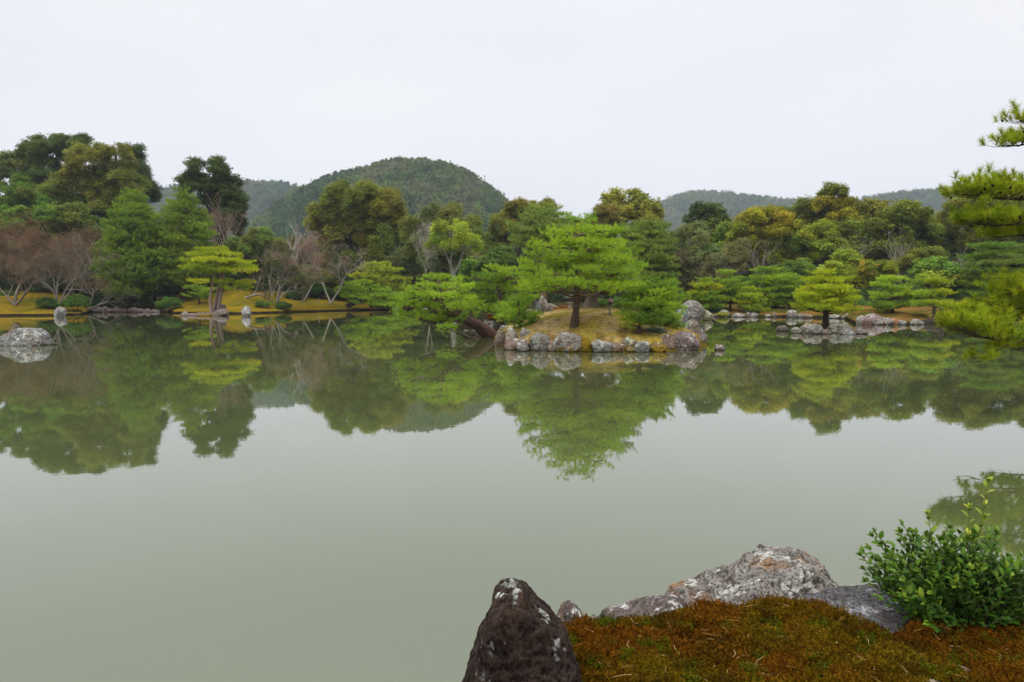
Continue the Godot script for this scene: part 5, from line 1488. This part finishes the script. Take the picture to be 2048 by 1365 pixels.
func build_shrub() -> void:
	rng.seed = 811
	var base := Vector3(2.22, 0.5, -3.24)
	var root := thing("leafy_shrub", "glossy green broad leaved shrub growing from the moss at the lower right", "shrub", base)
	var kinds: Array[ArrayMesh] = []
	for c in [Color(0.038, 0.1, 0.009), Color(0.05, 0.12, 0.01), Color(0.065, 0.14, 0.012), Color(0.085, 0.165, 0.014), Color(0.028, 0.075, 0.009), Color(0.14, 0.2, 0.016)]:
		kinds.push_back(leaf_mesh(0.044, 0.024, c))
	var yellow := leaf_mesh(0.042, 0.022, Color(0.3, 0.33, 0.035))
	var rusty := leaf_mesh(0.036, 0.015, Color(0.35, 0.2, 0.03))
	var far := [[-1.25, 0.5], [-1.05, 0.56], [-0.8, 0.58], [-0.5, 0.51], [-0.2, 0.47], [0.1, 0.47], [0.45, 0.47], [0.8, 0.43], [1.15, 0.38], [1.35, 0.33]]
	var spots := []
	var wood := Geo.new()
	var stems := 250
	for k in stems + 4:
		var shoot := k >= stems
		var a := lerpf(-1.3, 1.35, (k + rng.randf()) / stems)
		var tall := 1.0
		var out := rf(-0.9, 0.8)
		if shoot:
			a = [-0.12, 0.16, -0.22, 0.02][k - stems]
			tall = [1.25, 1.5, 1.08, 1.15][k - stems]
			out = [0.1, 0.1, -0.2, 0.2][k - stems]
		var l := table(far, a) * tall * (1.0 if shoot else rf(0.6, 1.02)) * (1.0 if absf(out) < 0.4 else 0.9)
		var dir := Vector3(sin(a), cos(a) * 0.98 + 0.02, 0)
		dir = (dir + Vector3(0, 0, out * 0.75)).normalized()
		var q := Vector3(rf(-0.05, 0.05), 0.0, rf(-0.05, 0.05))
		var pts := PackedVector3Array()
		var rad := PackedFloat32Array()
		var end := q + dir * l
		var sag := Vector3(0, 0.06 * sin(absf(a)), 0) + ball() * 0.02
		for j in 8:
			var f := j / 7.0
			pts.push_back(q.lerp(end, f) - sag * 4.0 * f * (1.0 - f))
			rad.push_back(lerpf(0.0042, 0.0012, f))
		wood.tube(pts, rad, 5, Color(0.1, 0.075, 0.045), 0.0, Color(0.1, 0.14, 0.03))
		var turn := rf(0, TAU)
		var from := 0.62 if shoot else 0.2
		var f := from
		while f < 1.0:
			var i0 := mini(int(f * 7.0), 6)
			var p := pts[i0].lerp(pts[i0 + 1], f * 7.0 - i0)
			var t := (pts[i0 + 1] - pts[i0]).normalized()
			var s := t.cross(Vector3(0.3, 0.2, 1)).normalized()
			s = s.rotated(t, turn)
			var ld := (s * 0.95 + t * (0.45 + 0.5 * f) + Vector3.UP * 0.3).normalized()
			spots.push_back([p, ld, f, shoot, k])
			turn += 2.4
			f += (0.019 if not shoot else 0.026) / l * rf(0.8, 1.25)
		for j in 4:
			var t := (pts[7] - pts[6]).normalized()
			spots.push_back([end, (t + ball() * 0.6).normalized(), 1.05, shoot, k])
	put("stems", wood.mesh(), mat_twig, root)
	# the leaves nearest to the open air in front are parts of their own
	spots.sort_custom(func(x, y): return (x[0] as Vector3).z + 0.35 * (x[0] as Vector3).y + (0.5 if x[3] else 0.0) > (y[0] as Vector3).z + 0.35 * (y[0] as Vector3).y + (0.5 if y[3] else 0.0))
	var rest: Array[Transform3D] = []
	var tint := PackedColorArray()
	for k in spots.size():
		var q: Array = spots[k]
		var ld: Vector3 = q[1]
		var up := (Vector3.UP + ball() * 0.35 + Vector3(0, 0, 0.25)).normalized()
		var side := up.cross(ld).normalized()
		var b := Basis(side, ld.cross(side).normalized(), ld)
		var size := rf(0.72, 1.15) * (0.75 if q[2] > 0.97 else 1.0)
		var m: ArrayMesh = kinds[rng.randi() % 5]
		if q[2] > 0.9 and rng.randf() < 0.4:
			m = kinds[5] if rng.randf() < 0.7 else kinds[3]
		if q[3] and q[2] > 0.72:
			m = yellow if rng.randf() < 0.3 else kinds[5]
			if q[2] > 1.0 and q[4] == 151:
				m = rusty
		var tf := Transform3D(b.scaled_local(Vector3(size, size, size)), q[0])
		if k < 300:
			var o := MeshInstance3D.new()
			o.name = "leaf" if k == 0 else "leaf_%03d" % k
			o.mesh = m
			o.material_override = mat_gloss
			o.transform = tf
			root.add_child(o, true)
		else:
			rest.push_back(tf)
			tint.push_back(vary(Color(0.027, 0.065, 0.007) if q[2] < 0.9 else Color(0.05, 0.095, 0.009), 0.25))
	scatter("leaves", leaf_mesh(0.044, 0.024, Color.WHITE), mat_gloss, rest, tint, root)

func build_overhang() -> void:
	rng.seed = 905
	# a black pine on the bank beyond the right edge; only its boughs reach into the view
	var foot := Vector3(11.6, bank_land(11.6, 12.2), -12.2)
	var root := thing("overhanging_pine", "near black pine whose boughs with long green needles reach in from the right edge", "pine tree", foot)
	var bark := Color(0.1, 0.07, 0.055)
	var g := Geo.new()
	g.tube(PackedVector3Array([Vector3(0, -0.4, 0), Vector3(-0.15, 1.0, 0.1), Vector3(-0.5, 2.4, 0), Vector3(-0.35, 4.0, -0.2), Vector3(-0.6, 6.0, 0)]), PackedFloat32Array([0.32, 0.23, 0.18, 0.11, 0.025]), 12, bark, 0.07)
	put("trunk", g.mesh(), mat_bark, root)
	var tuft: Array[ArrayMesh] = []
	for v in 3:
		var t := Geo.new()
		t.flat = true
		for k in 62:
			var f := rng.randf()
			var dir := (Vector3.UP * (0.55 + 0.55 * f) + ball() * 0.75).normalized()
			var l := rf(0.1, 0.15)
			var p := Vector3(0, f * 0.09, 0)
			var s := dir.cross(ball()).normalized() * 0.0042
			var col := shade(Color(rf(0.85, 1.15), 1.0, 0.9), rf(0.7, 1.25))
			var i0 := t.vert(p - s, Vector3.UP, col)
			t.vert(p + s, Vector3.UP, col)
			t.vert(p + dir * l, Vector3.UP, col)
			t.tri(i0, i0 + 1, i0 + 2)
		tuft.push_back(t.mesh())
	var cone := rock_mesh(77, Vector3(0.022, 0.03, 0.022), 2, {"tone": Color(0.03, 0.022, 0.016), "dark": Color(0.012, 0.009, 0.008), "share": 0.0, "bump": 0.12})
	# boughs: [[px, py, distance] ..., spread in metres, tufts, rise]
	var boughs := [
		[[[2260, 260, 12.4], [2140, 268, 12.3], [2080, 282, 12.2], [2040, 291, 12.1], [2010, 292, 12.0]], 0.32, 60, 0.3],
		[[[2260, 250, 12.4], [2120, 232, 12.2], [2070, 246, 12.2], [2025, 243, 12.2]], 0.2, 26, 0.22],
		[[[2240, 430, 12.4], [2120, 408, 12.2], [2050, 398, 12.0], [1985, 396, 11.9], [1925, 388, 11.8]], 0.55, 190, 0.34],
		[[[2240, 440, 12.6], [2120, 400, 12.8], [2040, 385, 12.9], [1970, 390, 12.9]], 0.45, 110, 0.34],
		[[[2240, 500, 12.3], [2110, 460, 12.1], [2048, 448, 12.0], [1990, 452, 11.8], [1950, 445, 11.7]], 0.5, 170, 0.3],
		[[[2240, 510, 12.5], [2100, 475, 12.4], [2040, 470, 12.3], [1985, 476, 12.2]], 0.4, 80, 0.22],
		[[[2260, 640, 12.3], [2140, 668, 12.0], [2048, 672, 11.8], [1995, 680, 11.5], [1955, 673, 11.3], [1928, 660, 11.2]], 0.42, 190, 0.32],
		[[[2260, 620, 12.6], [2120, 640, 12.6], [2040, 640, 12.6], [1990, 645, 12.0], [1950, 640, 11.8]], 0.4, 130, 0.4],
		[[[2260, 610, 12.4], [2140, 610, 12.3], [2060, 615, 12.2], [2010, 622, 12.1]], 0.4, 110, 0.42],
		[[[2240, 560, 12.3], [2130, 566, 12.1], [2060, 574, 11.9], [2012, 590, 11.8]], 0.42, 120, 0.32],
		[[[2240, 700, 12.3], [2140, 690, 12.2], [2070, 694, 12.1], [2022, 700, 12.0]], 0.35, 70, 0.22],
		[[[2140, 668, 12.0], [2060, 680, 11.7], [2005, 692, 11.5], [1982, 716, 11.3], [1955, 725, 11.2]], 0.2, 30, 0.14],
	]
	var xf: Array[Transform3D] = []
	var tint := PackedColorArray()
	var cones := 0
	for bq in boughs:
		var pts := PackedVector3Array()
		var rad := PackedFloat32Array()
		var src: Array = bq[0]
		for k in src.size():
			pts.push_back(at(src[k][0], src[k][1], src[k][2]) - foot)
		var trunk_at := Vector3(-0.4, pts[0].y - 0.15, 0)
		pts.insert(0, trunk_at)
		for k in pts.size():
			rad.push_back(lerpf(0.045, 0.008, float(k) / (pts.size() - 1)) * (1.0 if bq[2] > 40 else 0.5))
		var w := Geo.new()
		w.tube(pts, rad, 7, bark, 0.08)
		var spread: float = bq[1]
		var rise: float = bq[3]
		for k in bq[2]:
			var f := 0.3 + 0.7 * sqrt(rng.randf()) * 0.999
			var i0 := mini(int(f * (pts.size() - 1)), pts.size() - 2)
			var p := pts[i0].lerp(pts[i0 + 1], f * (pts.size() - 1) - i0)
			var t := (pts[i0 + 1] - pts[i0]).normalized()
			var side := t.cross(Vector3.UP).normalized() * rf(-1, 1) * spread
			var e := p + side + t * rf(-0.05, 0.2) + Vector3.UP * (rise * rng.randf() * rng.randf() + 0.02)
			var mid := p.lerp(e, 0.5) - Vector3.UP * 0.03
			if k % 3 == 0:
				w.tube(PackedVector3Array([p - t * 0.08, mid, e]), PackedFloat32Array([0.007, 0.005, 0.004]), 4, bark)
			var ax := (Vector3.UP * 0.8 + t * 0.45 + ball() * 0.45).normalized()
			var u := ax.cross(ball()).normalized()
			var s := rf(0.75, 1.2)
			xf.push_back(Transform3D(Basis(u, ax, u.cross(ax)).scaled_local(Vector3(s, s, s)), e))
			tint.push_back(vary(Color(0.24, 0.265, 0.014).lerp(Color(0.13, 0.19, 0.014), rng.randf()), 0.15))
			if k % 9 == 4 and cones < 60:
				var c := put("cone", cone, mat_twig, root)
				c.position = e - ax * 0.03 + ball() * 0.02
				c.rotation = Vector3(rf(-1, 1), rf(0, 3), rf(-1, 1))
				cones += 1
		put("bough", w.mesh(), mat_bark, root)
	# the rest of its crown, outside the view
	for k in 16:
		var h := 1.9 + 4.1 * k / 15.0
		var a := rf(-1.35, 1.35) * (1.0 if k < 12 else 1.6)
		var out := Vector3(cos(a), 0, sin(a))
		var l := lerpf(1.9, 0.5, k / 15.0) * rf(0.8, 1.15)
		var p0 := Vector3(-0.4, h, 0)
		var w := Geo.new()
		w.tube(PackedVector3Array([p0, p0 + out * l * 0.5 + Vector3(0, 0.12, 0), p0 + out * l]), PackedFloat32Array([0.04, 0.025, 0.01]), 7, bark, 0.08)
		put("bough", w.mesh(), mat_bark, root)
		for j in 110:
			var f := 0.25 + 0.8 * sqrt(rng.randf())
			var e := p0 + out * l * f + out.cross(Vector3.UP) * rf(-0.55, 0.55) * l * 0.6 + Vector3(0, rf(0.02, 0.3), 0)
			var ax := (Vector3.UP * 0.8 + out * 0.4 + ball() * 0.45).normalized()
			var u := ax.cross(ball()).normalized()
			var s := rf(0.8, 1.25)
			xf.push_back(Transform3D(Basis(u, ax, u.cross(ax)).scaled_local(Vector3(s, s, s)), e))
			tint.push_back(vary(Color(0.24, 0.265, 0.014).lerp(Color(0.13, 0.19, 0.014), rng.randf()), 0.15))
	scatter("needles", tuft[0], mat_needle, xf, tint, root)

func ring(g: Geo, prof: Array, sides: int, col: Color, turn := 0.0) -> void:      # a turned or polygonal solid from [radius, height] pairs
	for k in prof.size() - 1:
		for s in sides:
			var a0 := TAU * s / sides + turn
			var a1 := TAU * (s + 1) / sides + turn
			var i := g.v.size()
			for q in [[k, a0], [k, a1], [k + 1, a1], [k + 1, a0]]:
				var r: float = prof[q[0]][0]
				g.vert(Vector3(cos(q[1]) * r, prof[q[0]][1], -sin(q[1]) * r), Vector3.UP, shade(col, rf(0.85, 1.12)))
			g.quad(i, i + 1, i + 2, i + 3)

func lantern(label: String, px: float, py_foot: float, py_top: float, d: float, foot: float, cap := Color(0.16, 0.095, 0.085)) -> void:
	rng.seed = hash(label)
	var b := at(px, py_foot, d)
	b.y = foot
	var root := thing("stone_lantern", label, "stone lantern", b, "stone lanterns on the island")
	var h := at(px, py_top, d).y - foot
	var stone_c := Color(0.24, 0.2, 0.17)
	for q in [
		["base", [[0.0, -0.1], [0.17, -0.1], [0.17, 0.05], [0.12, 0.1], [0, 0.1]], 12, stone_c], ["post", [[0, 0.1], [0.09, 0.1], [0.085, 0.45], [0, 0.45]], 12, Color(0.38, 0.32, 0.26)],
		["platform", [[0, 0.45], [0.1, 0.45], [0.2, 0.52], [0.2, 0.56], [0, 0.56]], 6, Color(0.32, 0.32, 0.23)], ["fire_box", [[0, 0.56], [0.13, 0.56], [0.13, 0.72], [0, 0.72]], 6, Color(0.1, 0.085, 0.075)],
		["roof", [[0, 0.72], [0.2, 0.72], [0.27, 0.76], [0.22, 0.84], [0.1, 0.92], [0, 0.93]], 12, cap],
	]:
		var g := Geo.new()
		g.flat = true
		var prof := []
		for r in q[1]:
			prof.push_back([r[0] * h * 0.85, r[1] * h])
		ring(g, prof, q[2], q[3])
		var o := put(q[0], g.mesh(), mat_rock, root)
		if q[0] == "roof":
			var f := Geo.new()
			f.flat = true
			ring(f, [[0, 0.92 * h], [0.06 * h, 0.925 * h], [0.07 * h, 0.96 * h], [0.0, 1.0 * h]], 8, Color(0.3, 0.29, 0.27))
			put("finial", f.mesh(), mat_rock, o)

func build_small() -> void:
	lantern("stone lantern with a round reddish cap standing right of the tall pine's trunk", 1220, 630, 596, 29.0, island_land(4.17, -29.0) - 0.02, Color(0.27, 0.165, 0.145))
	lantern("stone lantern half hidden behind the tall pine's trunk, greenish cap", 1140, 618, 586, 36.0, island_land(3.0, -36.0) - 0.02, Color(0.12, 0.15, 0.11))
	rng.seed = 51
	var g := Geo.new()
	g.tube(PackedVector3Array([Vector3(0, -0.2, 0), Vector3(0, 0.3, 0), Vector3(0, 0.62, 0)]), PackedFloat32Array([0.05, 0.05, 0.045]), 8, Color(0.06, 0.035, 0.03), 0.04)
	var shaft := g.mesh()
	g = Geo.new()
	g.tube(PackedVector3Array([Vector3(0, 0.62, 0), Vector3(0, 0.66, 0)]), PackedFloat32Array([0.047, 0.03]), 8, Color(0.1, 0.075, 0.06))
	var cap := g.mesh()
	var first: Node3D = null
	var count := 0
	for q in [[358, 602, 78.5], [470, 596, 83.0], [503, 600, 82.0], [529, 600, 82.5], [551, 601, 83.5], [574, 601, 85.0], [618, 602, 87.5], [700, 603, 93.0]]:
		var p := at(q[0], q[1], q[2])
		p.y = land_at(q[0], q[2])
		if first == null:
			first = thing("rope_post", "first short dark post from the left in the moss of the left slope", "post", p, "short posts on the mossy slope")
			put("shaft", shaft, mat_bark, first)
			put("post_cap", cap, mat_bark, first)
		else:
			var o: Node3D = first.duplicate()
			o.name = numbered("rope_post")
			add_child(o, true)
			o.position = p
			count += 1
			o.set_meta("label", "%s short dark post from the left in the moss of the left slope" % ORDER[count])
	var o := thing("marker_post", "single pale post on the moss left of the white stemmed bare tree", "post", at(637, 608, 86.0) * Vector3(1, 0, 1) + Vector3(0, land_at(637, 86.0), 0))
	g = Geo.new()
	g.tube(PackedVector3Array([Vector3(0, -0.2, 0), Vector3(0, 0.4, 0), Vector3(0, 0.72, 0)]), PackedFloat32Array([0.07, 0.07, 0.065]), 8, Color(0.3, 0.26, 0.2), 0.03)
	put("shaft", g.mesh(), mat_bark, o)
	# the log on the left bank
	var a := at(695, 612, 86.5)
	o = thing("fallen_log", "brown fallen log lying aslant on the moss at the left bank's end", "log", a)
	g = Geo.new()
	g.tube(PackedVector3Array([Vector3(-0.1, -0.05, 0), at(710, 605, 86.5) - a, at(722, 599, 86.8) - a, at(731, 590, 87.0) - a]), PackedFloat32Array([0.34, 0.3, 0.26, 0.2]), 10, Color(0.09, 0.055, 0.045), 0.05)
	put("trunk", g.mesh(), mat_bark, o)
	# the stump at the end of the promontory
	a = at(1872, 648, 47.0)
	a.y = -0.1
	o = thing("tree_stump", "dark upturned stump at the right end of the promontory", "stump", a)
	g = Geo.new()
	limb(g, Vector3(-1.0, 0.15, 0), Vector3(0.4, 0.35, 0), 0.22, 0.34, Color(0.05, 0.04, 0.035), 0.05, 10)
	limb(g, Vector3(0.2, 0.1, 0), Vector3(0.3, 1.25, 0.05), 0.36, 0.12, Color(0.045, 0.038, 0.034), 0.06, 10)
	limb(g, Vector3(-0.2, 0.2, 0.1), Vector3(-0.9, -0.1, 0.4), 0.16, 0.05, Color(0.05, 0.04, 0.035), 0.1, 6)
	put("trunk", g.mesh(), mat_bark, o)

func _ready() -> void:
	var cam := Camera3D.new()
	cam.name = "camera"
	cam.fov = 53.13
	cam.near = 0.05
	cam.far = 4000.0
	cam.position = Vector3(0, EYE, 0)
	cam.rotation.x = -PITCH
	add_child(cam)
	cam.current = true
	var we := WorldEnvironment.new()
	we.name = "environment"
	var env := Environment.new()
	env.background_mode = Environment.BG_SKY
	var sky := Sky.new()
	sky.sky_material = build_sky()
	env.sky = sky
	env.background_energy_multiplier = 1.0
	env.tonemap_mode = Environment.TONE_MAPPER_LINEAR
	env.tonemap_exposure = 1.08
	env.sdfgi_enabled = true
	env.ssao_enabled = true
	env.ssil_enabled = true
	env.fog_enabled = true
	env.fog_density = 0.00025
	env.fog_light_color = Color(0.9, 0.95, 1.0)
	we.environment = env
	add_child(we)
	var sun := DirectionalLight3D.new()
	sun.name = "overcast_sun"
	sun.light_energy = 0.5
	sun.light_angular_distance = 24.0
	sun.light_color = Color(1.0, 0.97, 0.92)
	sun.shadow_enabled = true
	sun.rotation_degrees = Vector3(-58, -28, 0)
	add_child(sun)

	grain.noise_type = FastNoiseLite.TYPE_SIMPLEX_SMOOTH
	grain.fractal_octaves = 4
	grain.frequency = 0.01
	grain.seed = 3
	broad.noise_type = FastNoiseLite.TYPE_SIMPLEX_SMOOTH
	broad.fractal_octaves = 3
	broad.frequency = 0.01
	broad.seed = 8
	ridge.noise_type = FastNoiseLite.TYPE_SIMPLEX_SMOOTH
	ridge.fractal_type = FastNoiseLite.FRACTAL_RIDGED
	ridge.fractal_octaves = 4
	ridge.frequency = 0.01
	ridge.seed = 14
	materials()
	prototypes()
	build_land()
	build_hills()
	build_far_trees()
	build_bare_trees()
	build_pines()
	build_shrubs()
	build_rocks()
	build_near_rocks()
	build_moss()
	build_shrub()
	build_overhang()
	build_small()
